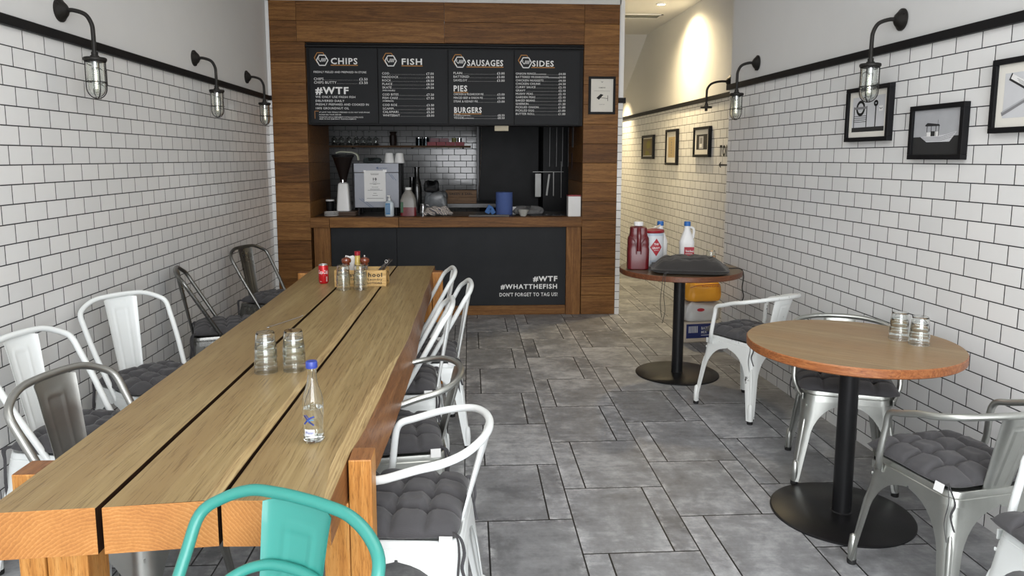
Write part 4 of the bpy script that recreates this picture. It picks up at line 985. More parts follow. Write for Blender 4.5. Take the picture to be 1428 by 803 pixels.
c = dup(g0, (1.735, 5.20, 0.7502), 0, 'single overturned glass behind the cushion on the dark round table'); c['group'] = 'single glass on the dark table'

# water bottle
r = thing('water_bottle', 'clear glass water bottle with blue cap on the long table', 'bottle', (-0.417, 1.885, 0.7602))
m = MB(); out = [(0.0005, 0.003), (0.020, 0.001), (0.0245, 0.003), (0.0275, 0.010), (0.028, 0.03), (0.028, 0.098), (0.0272, 0.112), (0.024, 0.128), (0.0175, 0.146), (0.0135, 0.162), (0.0122, 0.180), (0.0122, 0.196), (0.0135, 0.198), (0.0135, 0.203), (0.0122, 0.204), (0.0122, 0.212)]
inn = [(rr_-0.0022, z) for rr_, z in out[::-1] if rr_ > 0.015 and z > 0.008 or z > 0.15]; inn += [(0.021, 0.009), (0.0005, 0.010)]
m.lathe(out+inn, seg=36, caps=False); m.build('body', M['glass'], r, doubles=1e-6, sharp=50)
m = MB(); m.lathe([(0, 0.0105), (0.0205, 0.0095), (0.0252, 0.014), (0.0252, 0.092), (0, 0.092)], seg=32); m.build('water', M['water'], r)
m = MB(); m.lathe([(0, 0.198), (0.0148, 0.198), (0.0152, 0.200), (0.0150, 0.212), (0.0138, 0.2155), (0, 0.2155)], seg=28); m.build('cap', plain('blue_cap', (0.03, 0.055, 0.30), 0.35), r)
def cyl(R_, a0=0.0):
    return lambda u, v: (R_*math.sin(u/R_+a0), -R_*math.cos(u/R_+a0), v)
m = MB(); C1 = cyl(0.0284, 0.22-0.5)
def patch(m, x0, x1, z0, z1, C, n=8):
    for k in range(n): quad(m, x0+(x1-x0)*k/n, x0+(x1-x0)*(k+1)/n, z0, z1, C)
m.mi = 1; patch(m, -0.012, 0.016, 0.022, 0.040, cyl(0.0282, -0.28)); m.mi = 0
stroke(m, [(-0.012, 0.076), (-0.002, 0.066), (0.004, 0.060), (0.014, 0.052)], 0.0045, False, C1); stroke(m, [(-0.012, 0.054), (-0.002, 0.064), (0.006, 0.071), (0.015, 0.074)], 0.0045, False, C1)
stroke(m, [(-0.006, 0.078), (0.002, 0.070)], 0.003, False, C1); write(m, 'Water', -0.010, 0.028, 0.007, 0.024, 'l', 0.02, xf=C1)
m.mi = 2; stroke(m, [(0.0, 0.064), (0.014, 0.066)], 0.003, False, C1)
m.build('label_print', [plain('navy_ink', (0.02, 0.05, 0.30), 0.5), plain('frosted_label', (0.72, 0.74, 0.80), 0.5), plain('sky_ink', (0.15, 0.45, 0.75), 0.5)], r)
# stirrer
m = MB(); m.tube(catmull([(-0.888, 3.208, 0.7635), (-0.85, 3.30, 0.7625), (-0.805, 3.40, 0.763), (-0.79, 3.43, 0.766)], 6), 0.0022, 8); m.box((-0.889, 3.204, 0.7635), (0.010, 0.022, 0.003), bevel=0.001)
tag(m.build('metal_stirrer', M['chrome']), 'thin metal stirrer lying on the long table behind the glasses', 'stirrer')
# red can
r = thing('drinks_can', 'small red and silver cola can at the far left of the long table', 'can', (-0.877, 4.365, 0.7602))
m = MB(); m.lathe([(0, 0.001), (0.022, 0.0), (0.0265, 0.006), (0.029, 0.014), (0.029, 0.098), (0.0262, 0.108), (0, 0.108)], seg=36); m.build('body', plain('cola_red', (0.55, 0.012, 0.018), 0.25, 0.3, var=0.05), r)
m = MB(); m.lathe([(0, 0.1075), (0.0262, 0.1078), (0.0262, 0.1125), (0.0245, 0.114), (0.0235, 0.111), (0, 0.111)], seg=32); m.box((0, -0.006, 0.1125), (0.012, 0.020, 0.0012), bevel=0.0004); m.build('lid', M['chrome'], r)
m = MB(); C2 = cyl(0.0292, 0.1); write(m, 'Coca-Cola', 0.0, 0.060, 0.022, 0.062, 'c', 0.02, 0.3, xf=C2); stroke(m, [(-0.028, 0.050), (-0.01, 0.056), (0.012, 0.050), (0.028, 0.055)], 0.003, False, C2)
for k in range(5): quad(m, 0.018, 0.026, 0.014+k*0.006, 0.018+k*0.006, C2)
write(m, '330ml', -0.022, 0.012, 0.005, 0.014, 'l', 0.01, xf=C2); m.build('lettering', M['chalk'], r)
# wooden condiment box
r = thing('condiment_box', 'pale wooden box with black printed lettering at the far end of the long table', 'box', (-0.640, 4.305, 0.7602), rd(-1.0))
m = MB(); w_, d_, h_, th = 0.148, 0.075, 0.096, 0.007
m.b(-w_, w_, -d_, -d_+th, 0, h_, 0.001); m.b(-w_, w_, d_-th, d_, 0, h_, 0.001); m.b(-w_, -w_+th, -d_+th, d_-th, 0, h_, 0.001); m.b(w_-th, w_, -d_+th, d_-th, 0, h_, 0.001); m.b(-w_, w_, -d_, d_, 0.0005, 0.006)
m.build('crate', M['crate'], r)
m = MB(); XB = lambda u, v: (u, -d_-0.0006, v)
write(m, 'New School', 0.126, 0.058, 0.023, 0.225, 'r', 0.03, xf=XB); write(m, 'Laundry', 0.126, 0.037, 0.012, 0.082, 'r', 0.02, xf=XB); write(m, 'LOTIONS', 0.124, 0.016, 0.012, 0.082, 'r', 0.03, xf=XB); write(m, 'Old Time', -0.10, 0.037, 0.012, 0.09, 'l', 0.02, xf=XB)
XS = lambda u, v: (w_+0.0006, u, v); stroke(m, [(0.03*math.cos(a*PI/8), 0.05+0.028*math.sin(a*PI/8)) for a in range(14)], 0.007, False, XS)
m.build('lettering', M['ink'], r)
def mill(label, loc):
    r = thing('pepper_mill', label, 'pepper mill', loc, 0, 'pepper mills in the wooden box')
    m = MB(); m.lathe([(0, 0), (0.024, 0), (0.024, 0.01), (0.020, 0.05), (0.018, 0.105), (0.021, 0.112), (0, 0.112)], seg=24); m.build('body', glass('smoky_mill_glass', (0.75, 0.74, 0.72)), r)
    m = MB(); m.lathe([(0, 0.113), (0.020, 0.113), (0.021, 0.118), (0.018, 0.122), (0.026, 0.128), (0.029, 0.138), (0.026, 0.149), (0.016, 0.155), (0.008, 0.157), (0, 0.157)], seg=28); m.build('head', plain('varnished_brown_wood', (0.17, 0.035, 0.012), 0.18, coat=0.5), r)
    m = MB(); m.lathe([(0, 0.157), (0.004, 0.157), (0.006, 0.163), (0.004, 0.169), (0, 0.170)], seg=16); m.build('knob', M['chrome'], r)
    return r
mill('pepper mill with brown wooden head behind the left glass stack', (-0.728, 4.285, 0.768)); mill('pepper mill with brown wooden head behind the right glass stack', (-0.622, 4.285, 0.768))
r = thing('mustard_bottle', 'yellow sauce bottle with red cap standing in the wooden box', 'bottle', (-0.668, 4.318, 0.768))
m = MB(); m.lathe([(0, 0), (0.020, 0), (0.020, 0.10), (0.016, 0.13), (0.0155, 0.163), (0, 0.163)], seg=24); m.build('body', plain('mustard_yellow', (0.62, 0.45, 0.12), 0.3), r)
m = MB(); m.lathe([(0, 0.164), (0.0165, 0.164), (0.0175, 0.188), (0, 0.19)], seg=24); m.build('cap', plain('red_cap', (0.32, 0.01, 0.02), 0.35), r)
r = thing('napkin_bundle', 'crumpled white paper napkins sticking out of the wooden box', 'napkins', (-0.722, 4.345, 0.768))
m = MB()
for k in range(4): m.box((0.010*k-0.01, 0.0+0.004*k, 0.08), (0.055, 0.0025, 0.15), Matrix.Rotation(0.35-0.22*k, 3, 'Y'), 0.0008)
m.build('sheets', M['paper'], r)
r = thing('menu_card', 'dark card holder leaning out of the right end of the wooden box', 'card holder', (-0.535, 4.335, 0.768), 0)
m = MB(); Rm = Matrix.Rotation(0.75, 3, 'Y'); m.box((0.002, 0, 0.085), (0.012, 0.05, 0.145), Rm, 0.002); m.box((0.018, 0.01, 0.082), (0.006, 0.05, 0.14), Rm, 0.002); m.build('boards', plain('dark_brown_leather', (0.035, 0.028, 0.024), 0.45), r)
m = MB(); m.tube([(0.036+0.009*math.cos(a*PI/6), -0.027, 0.128+0.009*math.sin(a*PI/6)) for a in range(12)], 0.0015, 6, closed=True); m.build('ring', M['chrome'], r)

# ------------------------------------------------------------------ things on the dark round table
ZT = 0.7502
r = thing('sauce_jug', 'dark red sauce jug with white cap at the left of the dark round table', 'jug', (1.135, 4.92, ZT), rd(-8)); r.scale = (1.08, 1.08, 1.08)
m = MB(); red = plain('dark_red_sauce_plastic', (0.12, 0.008, 0.011), 0.28, coat=0.05, var=0.15, spec=0.4)
m.rr([(0, 0.058, 0.05, 0.02), (0.006, 0.066, 0.056, 0.024), (0.13, 0.067, 0.057, 0.024), (0.145, 0.064, 0.054, 0.026), (0.160, 0.066, 0.056, 0.026), (0.198, 0.064, 0.054, 0.028), (0.213, 0.056, 0.048, 0.03), (0.235, 0.052, 0.045, 0.022), (0.262, 0.051, 0.044, 0.02), (0.268, 0.044, 0.036, 0.02), (0.270, 0.022, 0.022, 0.02), (0.276, 0.020, 0.020, 0.019)], 5)
m.tube(catmull([(-0.052, -0.047, 0.21), (-0.02, -0.062, 0.17), (-0.014, -0.062, 0.10)], 6), 0.004, 8); m.tube(catmull([(0.052, -0.047, 0.21), (0.02, -0.062, 0.17), (0.014, -0.062, 0.10)], 6), 0.004, 8)
m.tube(catmull([(0, -0.045, 0.262), (0, -0.062, 0.22), (0, -0.062, 0.16), (0, -0.058, 0.12)], 6), 0.013, 10); m.build('body', red, r)
m = MB(); m.lathe([(0, 0.274), (0.029, 0.274), (0.030, 0.277), (0.029, 0.296), (0.026, 0.299), (0, 0.299)], seg=32, fac=lambda a: 1+0.01*math.cos(24*a)); m.build('cap', M['white'], r)
m = MB(); m.b(0.0665, 0.068, -0.045, -0.01, 0.035, 0.115); m.build('label', M['paper'], r)
m = MB()
for k in range(6): m.b(0.0682, 0.0686, -0.043, -0.012, 0.04+k*0.012, 0.043+k*0.012)
m.build('label_print', plain('green_ink', (0.03, 0.2, 0.12), 0.6), r)
def bleach(label, loc, rz):
    r = thing('bleach_bottle', label, 'bottle', loc, rz, 'bleach bottles on the dark round table')
    m = MB(); m.rr([(0, 0.045, 0.03, 0.024), (0.006, 0.052, 0.037, 0.028), (0.135, 0.052, 0.037, 0.028), (0.150, 0.054, 0.038, 0.03), (0.162, 0.050, 0.036, 0.03), (0.20, 0.037, 0.030, 0.028), (0.235, 0.023, 0.022, 0.021), (0.262, 0.0195, 0.0195, 0.019), (0.272, 0.0195, 0.0195, 0.019)], 5)
    m.tube(catmull([(0.020, 0, 0.258), (0.040, 0, 0.252), (0.048, 0, 0.235), (0.046, 0, 0.205), (0.044, 0, 0.18)], 6), 0.0085, 8); m.build('body', M['white'], r)
    m = MB(); m.lathe([(0, 0.268), (0.023, 0.268), (0.0235, 0.272), (0.0225, 0.297), (0.019, 0.300), (0, 0.300)], seg=28, fac=lambda a: 1+0.015*math.cos(20*a)); m.build('cap', plain('blue_plastic', (0.02, 0.13, 0.42), 0.35), r)
    m = MB(); m.b(-0.022, 0.048, -0.0382, -0.0374, 0.02, 0.118); m.build('label', plain('red_label', (0.42, 0.02, 0.035), 0.45), r)
    m = MB(); XF_ = lambda u, v: (u, -0.0388, v); write(m, 'Thick', -0.014, 0.082, 0.014, 0.03, 'l', 0.03, xf=XF_); write(m, 'Bleach', 0.018, 0.082, 0.014, 0.028, 'l', 0.03, xf=XF_); quad(m, -0.014, 0.036, 0.068, 0.072, XF_); quad(m, -0.014, 0.03, 0.045, 0.048, XF_)
    for k in range(8): quad(m, -0.045, -0.030, 0.02+k*0.012, 0.026+k*0.012, lambda u, v: (u, -0.0378, v))
    m.build('label_print', M['chalk'], r); return r
bleach('white bleach bottle with blue cap, partly hidden behind the red and white drum', (1.365, 5.225, ZT), rd(180-10)); b2 = bleach('white bleach bottle with blue cap and red label, standing free on the right', (1.552, 5.19, ZT), rd(-8))
r = thing('catering_tin', 'white catering drum with red lid rim and red diamond between jug and bleach', 'tin', (1.272, 5.085, ZT), rd(-6))
m = MB(); m.lathe([(0, 0), (0.078, 0), (0.08, 0.003), (0.08, 0.232), (0, 0.232)], seg=40); m.build('body', plain('tin_white_print', (0.72, 0.75, 0.78), 0.35), r)
m = MB(); m.lathe([(0, 0.233), (0.081, 0.233), (0.083, 0.236), (0.083, 0.248), (0.080, 0.252), (0.074, 0.247), (0, 0.247)], seg=40); m.build('lid', plain('dark_red_rim', (0.30, 0.012, 0.02), 0.4), r)
m = MB(); Cc = cyl(0.0806, 0.25); n_ = 10
for k in range(n_):
    a, b = -0.045+0.09*k/n_, -0.045+0.09*(k+1)/n_; h1, h2 = 0.062*(1-abs(a)/0.045), 0.062*(1-abs(b)/0.045)
    m.face([Cc(a, 0.135-h1), Cc(b, 0.135-h2), Cc(b, 0.135+h2), Cc(a, 0.135+h1)])
m.build('diamond', plain('red_label', (0.42, 0.02, 0.035)), r)
m = MB(); C3 = cyl(0.0812, 0.25); write(m, 'THE', 0, 0.150, 0.014, 0.034, 'c', 0.03, xf=C3); write(m, 'GRAVY', 0, 0.124, 0.013, 0.058, 'c', 0.03, xf=C3); write(m, 'GRANULES', 0, 0.112, 0.006, 0.036, 'c', 0.01, xf=C3); m.build('lettering', M['chalk'], r)
m = MB(); C4 = cyl(0.0808, 0.25)
for k in range(9): patch(m, -0.06, 0.06, 0.018+k*0.006 if k < 5 else 0.19+k*0.005, 0.0195+k*0.006 if k < 5 else 0.192+k*0.005, C4)
m.build('small_print', plain('pale_blue_ink', (0.25, 0.40, 0.55)), r)
m = MB(); m.box((0, 0, 0.0), (0.11, 0.012, 0.006), Matrix.Rotation(-0.12, 3, 'Y'), 0.002); m.box((0.055, 0, 0.014), (0.03, 0.016, 0.012), Matrix.Rotation(-0.6, 3, 'Y'), 0.003)
tag(m.build('plastic_spoon', plain('cream_plastic', (0.55, 0.49, 0.36)), loc=(1.262, 5.09, 1.012)), 'cream plastic spoon lying across the lid of the catering drum', 'spoon')
# loose cushion draped on the table
r = cushion('loose brownish grey cushion lying on the dark round table', (1.445, 4.76, ZT+0.003), rd(-14), 'loose cushion', M['cushion2'], half=0.185, T=0.105, seed=21, asp=1.36, tuft=0.25, puff=1.3, ties=False, ctag=False, name='loose_cushion')
m = MB(); m.tube(catmull([(-0.14, -0.19, 0.02), (-0.155, -0.235, 0.015), (-0.16, -0.262, -0.03), (-0.165, -0.26, -0.12), (-0.155, -0.265, -0.22), (-0.17, -0.26, -0.30)], 6), 0.004, 6, flat=(1, 0.4)); m.tube(catmull([(-0.145, -0.19, 0.02), (-0.165, -0.235, 0.015), (-0.175, -0.268, -0.03), (-0.185, -0.265, -0.16), (-0.175, -0.268, -0.26)], 6), 0.004, 6, flat=(1, 0.4)); m.build('tie', M['cushion2'], r)
m = MB(); m.tube(catmull([(0.19, 0.12, 0.02), (0.27, 0.13, 0.01), (0.345, 0.13, 0.008), (0.365, 0.13, -0.04), (0.36, 0.135, -0.12), (0.37, 0.13, -0.18), (0.355, 0.135, -0.23)], 6), 0.004, 6, flat=(1, 0.4)); m.build('tie', M['cushion2'], r)
m = MB(); m.box((0.205, 0.17, 0.03), (0.03, 0.0015, 0.035), Matrix.Rotation(0.3, 3, 'X')); m.build('care_tag', M['paper'], r)

# ------------------------------------------------------------------ sacks under the table by the corner
def pillow(m, hx, hy, h, z0, seed=0, bulge=0.25, wr=0.006, N=28):
    rnd = random.Random(seed); ph = [rnd.uniform(0, 6) for _ in range(8)]; rings = []
    for k in range(15):
        t_ = k/14; z = z0+h*t_; f_ = (1-abs(2*t_-1)**4)**0.35*bulge+(1-bulge); ring = []
        for i in range(N*2):
            a = 2*PI*i/(N*2); c_, s_ = math.cos(a), math.sin(a); e = 0.42
            x = math.copysign(abs(c_)**e, c_)*hx*f_; y = math.copysign(abs(s_)**e, s_)*hy*f_
            d = 1+wr*8*(math.sin(a*3+ph[0]+t_*4)*0.5+math.sin(a*7+ph[1]-t_*6)*0.35+math.sin(a*13+ph[2])*0.2)
            ring.append((x*d, y*d, z+wr*math.sin(a*4+ph[3])*2*(t_ if t_ > 0.5 else 0)))
        rings.append(ring)
    m.loft(rings)
def carton(label, loc, rz): pass
r = thing('flour_pack', 'blue and cream printed pack on the floor, bottom of the pile by the passage corner', 'pack', (1.85, 5.90, 0), rd(8), 'pile of catering packs')
m = MB(); m.rr([(0, 0.13, 0.10, 0.02), (0.01, 0.14, 0.11, 0.025), (0.16, 0.14, 0.11, 0.025), (0.172, 0.13, 0.10, 0.02)], 5); m.build('body', plain('cream_card', (0.52, 0.45, 0.36), 0.5), r)
m = MB(); m.b(-0.12, 0.13, -0.1125, -0.111, 0.04, 0.158); m.b(-0.1415, -0.1405, -0.09, 0.09, 0.04, 0.158); m.build('wrap', plain('navy_wrap', (0.02, 0.03, 0.13), 0.35), r)
m = MB(); XG = lambda u, v: (u, -0.1128, v)
for k in range(6): quad(m, -0.10+k*0.014, -0.092+k*0.014, 0.085, 0.14, XG)
write(m, 'BATTER', 0.01, 0.11, 0.022, 0.10, 'l', 0.02, xf=XG); write(m, 'MIX', 0.01, 0.078, 0.020, 0.05, 'l', 0.02, xf=XG); quad(m, 0.01, 0.10, 0.06, 0.065, XG); m.build('label_print', M['lightgrey'], r)
r = thing('flour_sack', 'white crumpled sack with red oval mark, middle of the pile by the passage corner', 'sack', (1.88, 5.90, 0.172), rd(5), 'pile of catering packs')
m = MB(); pillow(m, 0.155, 0.12, 0.155, 0.0, 3, 0.2, 0.007); m.build('bag', plain('grey_white_sacking', (0.55, 0.55, 0.54), 0.5, bump=0.3, nscale=15), r, sharp=60)
m = MB(); XO = lambda u, v: (u, -0.1235, v); poly(m, [(-0.03+0.032*math.cos(a*PI/10), 0.105+0.014*math.sin(a*PI/10)) for a in range(20)], XO); m.build('oval_mark', plain('red_label', (0.42, 0.02, 0.035)), r)
r = thing('orange_sack', 'shiny orange plastic sack on top of the pile by the passage corner', 'sack', (1.885, 5.89, 0.338), rd(3), 'pile of catering packs')
m = MB(); pillow(m, 0.15, 0.125, 0.165, 0.0, 9, 0.32, 0.006); m.build('bag', plain('orange_plastic', (0.80, 0.36, 0.03), 0.25, coat=0.3, bump=0.4, nscale=10), r, sharp=60)
m = MB(); XO2 = lambda u, v: (u, -0.118-0.1*(0.15-v)*0, v); write(m, 'POTATO FLOUR', 0.04, 0.128, 0.014, 0.14, 'c', 0.01, xf=lambda u, v: (u, -0.1285, v)); stroke(m, [(-0.13, 0.125), (-0.08, 0.14), (0.0, 0.150), (0.12, 0.148)], 0.004, False, lambda u, v: (u, -0.128, v)); m.build('lettering', plain('dark_red_print', (0.30, 0.02, 0.02)), r)
m = MB(); m.tube(catmull([(0.07, 0, 0.15), (0.09, -0.01, 0.19), (0.115, -0.01, 0.225), (0.135, 0, 0.24)], 6), 0.014, 8, flat=(1, 0.5)); m.build('neck', plain('orange_brown_strap', (0.30, 0.12, 0.02)), r)

# ------------------------------------------------------------------ things on the serving counter
ZC = 0.9470
def at(x, y): return (x, y, ZC)
r = thing('grinder', 'coffee grinder with white body and black bean hopper on the left of the counter', 'coffee grinder', (-1.235, 7.24, ZC+0.042))
m = MB(); m.rr([(0, 0.062, 0.07, 0.015), (0.02, 0.062, 0.07, 0.015), (0.24, 0.050, 0.055, 0.02), (0.262, 0.046, 0.05, 0.02), (0.275, 0.03, 0.03, 0.02)], 5); m.build('body', plain('white_enamel', (0.75, 0.75, 0.74), 0.25, var=0.02), r)
m = MB(); m.lathe([(0, 0.275), (0.03, 0.275), (0.032, 0.30), (0.045, 0.35), (0.060, 0.40), (0.082, 0.47), (0.098, 0.515), (0, 0.515)], seg=28); m.build('hopper', plain('dark_brown_hopper', (0.012, 0.008, 0.007), 0.3, spec=0.25), r)
m = MB(); m.lathe([(0, 0.516), (0.100, 0.516), (0.106, 0.522), (0.106, 0.535), (0.09, 0.541), (0, 0.541)], seg=28); m.build('lid', M['black'], r)
m = MB(); m.lathe([(0, 0), (0.012, 0), (0.012, 0.03), (0, 0.04)], (0, -0.04, 0.27), 14); m.build('knob', M['chrome'], r)
m = MB(); P0 = catmull([(-0.075, 0, 0.0), (-0.03, 0.005, 0.012), (0.03, 0, 0.010), (0.09, 0, 0.004), (0.13, 0, -0.02), (0.142, 0, -0.07)], 6)
m.tube(P0, 0.016, 10, flat=(0.55, 2.2)); tag(m.build('bar_cloth', plain('pale_green_cloth', (0.50, 0.52, 0.42), 0.9, var=0.15), loc=(-1.225, 7.24, ZC+0.597)), 'pale cloth draped over the top of the coffee grinder', 'cloth')
gp = thing('plate_stack', 'stack of plates on brown boards at the left end of the counter', 'plates', (-1.325, 7.05, ZC)) 
m = MB()
for k in range(4): m.lathe([(0, 0.002+0.011*k), (0.045, 0.002+0.011*k), (0.068, 0.010+0.011*k), (0.066, 0.0125+0.011*k), (0.045, 0.006+0.011*k), (0, 0.006+0.011*k)], seg=28)
m.build('plates', M['white'], gp)
r = thing('tray_stack', 'stack of brown trays under the coffee grinder', 'trays', (-1.205, 7.24, ZC))
for k in range(2): m = MB(); m.rr([(0.0205*k, 0.10, 0.15, 0.02), (0.0205*k+0.016, 0.11, 0.16, 0.02), (0.0205*k+0.0195, 0.11, 0.16, 0.02)], 4); m.build('tray', plain('brown_tray', (0.11, 0.075, 0.055), 0.4), r)
r = thing('takeaway_cup', 'black cup with white lid in the dark left corner of the counter', 'cup', at(-1.385, 7.32))
m = MB(); m.lathe([(0, 0), (0.032, 0), (0.040, 0.13), (0, 0.13)], seg=24); m.build('body', M['black'], r)
m = MB(); m.lathe([(0, 0.131), (0.042, 0.131), (0.042, 0.139), (0.036, 0.146), (0, 0.146)], seg=24); m.build('lid', M['white'], r)
m = MB(); m.tube([(0, 0, 0.0), (0.004, 0, 0.07), (0.0, 0, 0.12)], 0.006, 8, rr=[0.008, 0.006, 0.002]); tag(m.build('squeeze_bottle', plain('olive_plastic', (0.20, 0.17, 0.05), 0.4), loc=at(-1.315, 7.34)), 'thin olive squeeze bottle left of the grinder', 'bottle')
r = thing('coffee_machine', 'boxy steel coffee machine with a paper notice taped to its back', 'coffee machine', at(-0.915, 7.37))
m = MB(); m.b(-0.215, 0.215, -0.15, 0.17, 0.07, 0.41, 0.006); m.b(-0.214, 0.214, -0.153, -0.150, 0.415, 0.495, 0.001); m.b(-0.215, 0.215, -0.15, 0.17, 0.411, 0.50, 0.004); m.build('body', plain('grey_steel_panel', (0.24, 0.25, 0.28), 0.42, 0.3, var=0.04), r)
m = MB()
for sx in (-1, 1):
    for sy in (-1, 1): m.lathe([(0, 0), (0.018, 0), (0.014, 0.07), (0, 0.07)], (sx*0.18, sy*0.12, 0), 14)
m.build('feet', M['black'], r)
for sx in (-0.226, 0.226): m = MB(); m.b(sx-0.01, sx+0.01, -0.13, 0.15, 0.05, 0.50, 0.003); m.build('side_panel', M['black'], r)
m = MB(); XM = lambda u, v: (u, -0.1515, v)
for x, z in ((-0.17, 0.16), (-0.145, 0.16), (0.12, 0.40), (0.145, 0.39)): stroke(m, [(x, z), (x+0.11, z-0.085) if x < 0 else (x+0.045, z-0.055)], 0.004, False, XM)
XM2 = lambda u, v: (u, -0.1536, v); poly(m, [(-0.005, 0.455), (0.02, 0.468), (0.02, 0.442)], XM2); write(m, 'espresso', 0.022, 0.449, 0.013, 0.085, 'l', 0.02, xf=XM2); m.build('printed_marks', plain('blue_grey_ink', (0.04, 0.07, 0.16)), r)
r2 = thing('paper_notice', 'white A4 notice reading 10 taped to the back of the coffee machine', 'notice', (-0.93, 7.2155, ZC+0.13))
m = MB(); m.b(-0.103, 0.103, 0, 0.0008, 0, 0.30); m.build('sheet', M['paper'], r2)
m = MB(); XN = lambda u, v: (u, -0.0008, v); write(m, '10', 0, 0.205, 0.024, 0.036, 'c', 0.05, xf=XN)
for z, w__ in ((0.268, 0.08), (0.258, 0.07), (0.188, 0.04), (0.172, 0.10), (0.165, 0.03), (0.138, 0.06), (0.118, 0.09), (0.108, 0.14), (0.078, 0.03), (0.058, 0.05), (0.03, 0.16)): 
    x = -w__/2
    while x < w__/2: quad(m, x, min(x+0.010, w__/2), z, z+0.004, XN); x += 0.013
m.build('lettering', M['ink'], r2)
m = MB(); m.b(-0.108, -0.085, -0.0012, -0.0009, 0.288, 0.303); m.b(0.078, 0.115, -0.0012, -0.0009, 0.285, 0.308); m.build('tape', plain('clear_tape', (0.9, 0.9, 0.9), 0.1), r2)
def mug(label, loc):
    r = thing('coffee_cup', label, 'cup', loc, 0, 'cups on the coffee machine')
    m = MB(); m.lathe([(0.048, 0), (0.050, 0.003), (0.037, 0.093), (0.033, 0.098), (0.001, 0.098), (0.001, 0.094), (0.032, 0.093), (0.0455, 0.003), (0.048, 0)], seg=28, caps=False); m.build('body', M['white'], r, doubles=1e-6); return r
mug('upturned white cup on the coffee machine, left of two', (-0.80, 7.33, ZC+0.5008)); mug('upturned white cup on the coffee machine, right of two', (-0.70, 7.33, ZC+0.5008))
m = MB(); pillow(m, 0.085, 0.05, 0.035, 0, 5, 0.5, 0.01, 16); tag(m.build('folded_cloth', plain('dark_teal_cloth', (0.02, 0.028, 0.028), 0.9), loc=(-0.965, 7.32, ZC+0.5008)), 'dark cloth heap lying on the coffee machine', 'cloth')
r = thing('soap_bottle', 'pump bottle with blue label in front of the coffee machine', 'bottle', at(-0.778, 7.06), rd(0))
m = MB(); m.rr([(0, 0.038, 0.025, 0.02), (0.01, 0.044, 0.03, 0.024), (0.125, 0.044, 0.03, 0.024), (0.140, 0.030, 0.022, 0.02), (0.146, 0.014, 0.014, 0.013), (0.155, 0.014, 0.014, 0.013)], 5); m.build('body', plain('pale_bottle', (0.55, 0.62, 0.66), 0.3), r)
m = MB(); m.b(-0.034, 0.010, -0.0308, -0.030, 0.018, 0.125); m.build('label', plain('blue_label', (0.03, 0.17, 0.36), 0.4), r)
m = MB(); XL2 = lambda u, v: (u, -0.0312, v)
for k in range(6): stroke(m, [(-0.028, 0.03+k*0.014), (-0.012, 0.044+k*0.013), (0.006, 0.036+k*0.014)], 0.002, False, XL2)
m.build('label_print', M['lightgrey'], r)
m = MB(); m.lathe([(0, 0.155), (0.013, 0.155), (0.013, 0.168), (0.006, 0.172), (0.005, 0.19), (0, 0.19)], seg=18); m.b(-0.022, 0.008, -0.006, 0.006, 0.188, 0.198, 0.003); m.build('pump', M['white'], r)
r = thing('juice_jug', 'clear plastic jug with red dregs and white cap on the counter', 'jug', at(-0.60, 7.10))
m = MB(); m.rr([(0.0, 0.07, 0.05, 0.02), (0.006, 0.075, 0.055, 0.024), (0.15, 0.074, 0.054, 0.026), (0.20, 0.058, 0.045, 0.03), (0.235, 0.034, 0.032, 0.028), (0.250, 0.026, 0.026, 0.025)], 5); m.build('body', plain('cloudy_plastic', (0.22, 0.21, 0.19), 0.35), r)
m = MB(); m.rr([(0.002, 0.0755, 0.0555, 0.024), (0.085, 0.0757, 0.0557, 0.025)], 5); m.build('red_liquid', plain('red_liquid', (0.14, 0.008, 0.012), 0.3), r)
m = MB(); m.lathe([(0, 0.25), (0.029, 0.25), (0.029, 0.272), (0, 0.273)], seg=24); m.build('cap', M['white'], r)
m = MB(); m.b(-0.07, -0.045, -0.0575, -0.0565, 0.035, 0.135); m.build('label', plain('green_label', (0.02, 0.10, 0.04)), r)
for lx, ly, h_, lb in ((-0.545, 7.50, 0.46, 'tall dark glass bottle standing right of the coffee machine'), (-0.60, 7.56, 0.36, 'shorter dark bottle behind the clear jug')):
    r = thing('dark_bottle', lb, 'bottle', at(lx, ly), 0, 'dark bottles on the counter')
    m = MB(); m.lathe([(0, 0), (0.046, 0), (0.048, 0.01), (0.048, h_*0.55), (0.04, h_*0.68), (0.026, h_*0.76), (0.024, h_*0.97), (0.030, h_*0.975), (0.030, h_), (0, h_)], seg=28); m.build('body', plain('near_black_glass', (0.008, 0.008, 0.008), 0.12), r)
r = thing('milk_jug', 'small steel milk jug beside the striped towel', 'jug', at(-0.475, 7.30))
m = MB(); m.lathe([(0, 0), (0.036, 0), (0.039, 0.02), (0.030, 0.08), (0.033, 0.10), (0.030, 0.098), (0.027, 0.08), (0, 0.075)], seg=28); m.tube(catmull([(0.03, 0, 0.09), (0.055, 0, 0.085), (0.058, 0, 0.05), (0.036, 0, 0.03)], 5), 0.004, 8); m.build('body', M['chrome'], r)
r = thing('rubbish_bag', 'grey plastic bag with a black cloth on top behind the towel', 'bag', at(-0.355, 7.52), 0)
m = MB(); pillow(m, 0.115, 0.09, 0.20, 0.0, 12, 0.55, 0.010); m.build('bag', plain('grey_polythene', (0.16, 0.17, 0.18), 0.3, bump=0.5, nscale=12, var=0.3), r, sharp=60)
m = MB(); pillow(m, 0.075, 0.06, 0.10, 0.0, 13, 0.5, 0.012); tag(m.build('black_cloth', M['black'], loc=(-0.40, 7.52, ZC+0.206)), 'black cloth bundle lying on the grey plastic bag', 'cloth')
r = thing('striped_towel', 'crumpled cream and grey striped towel on the counter', 'towel', at(-0.325, 7.13), 0)
m = MB(); rnd = random.Random(4)
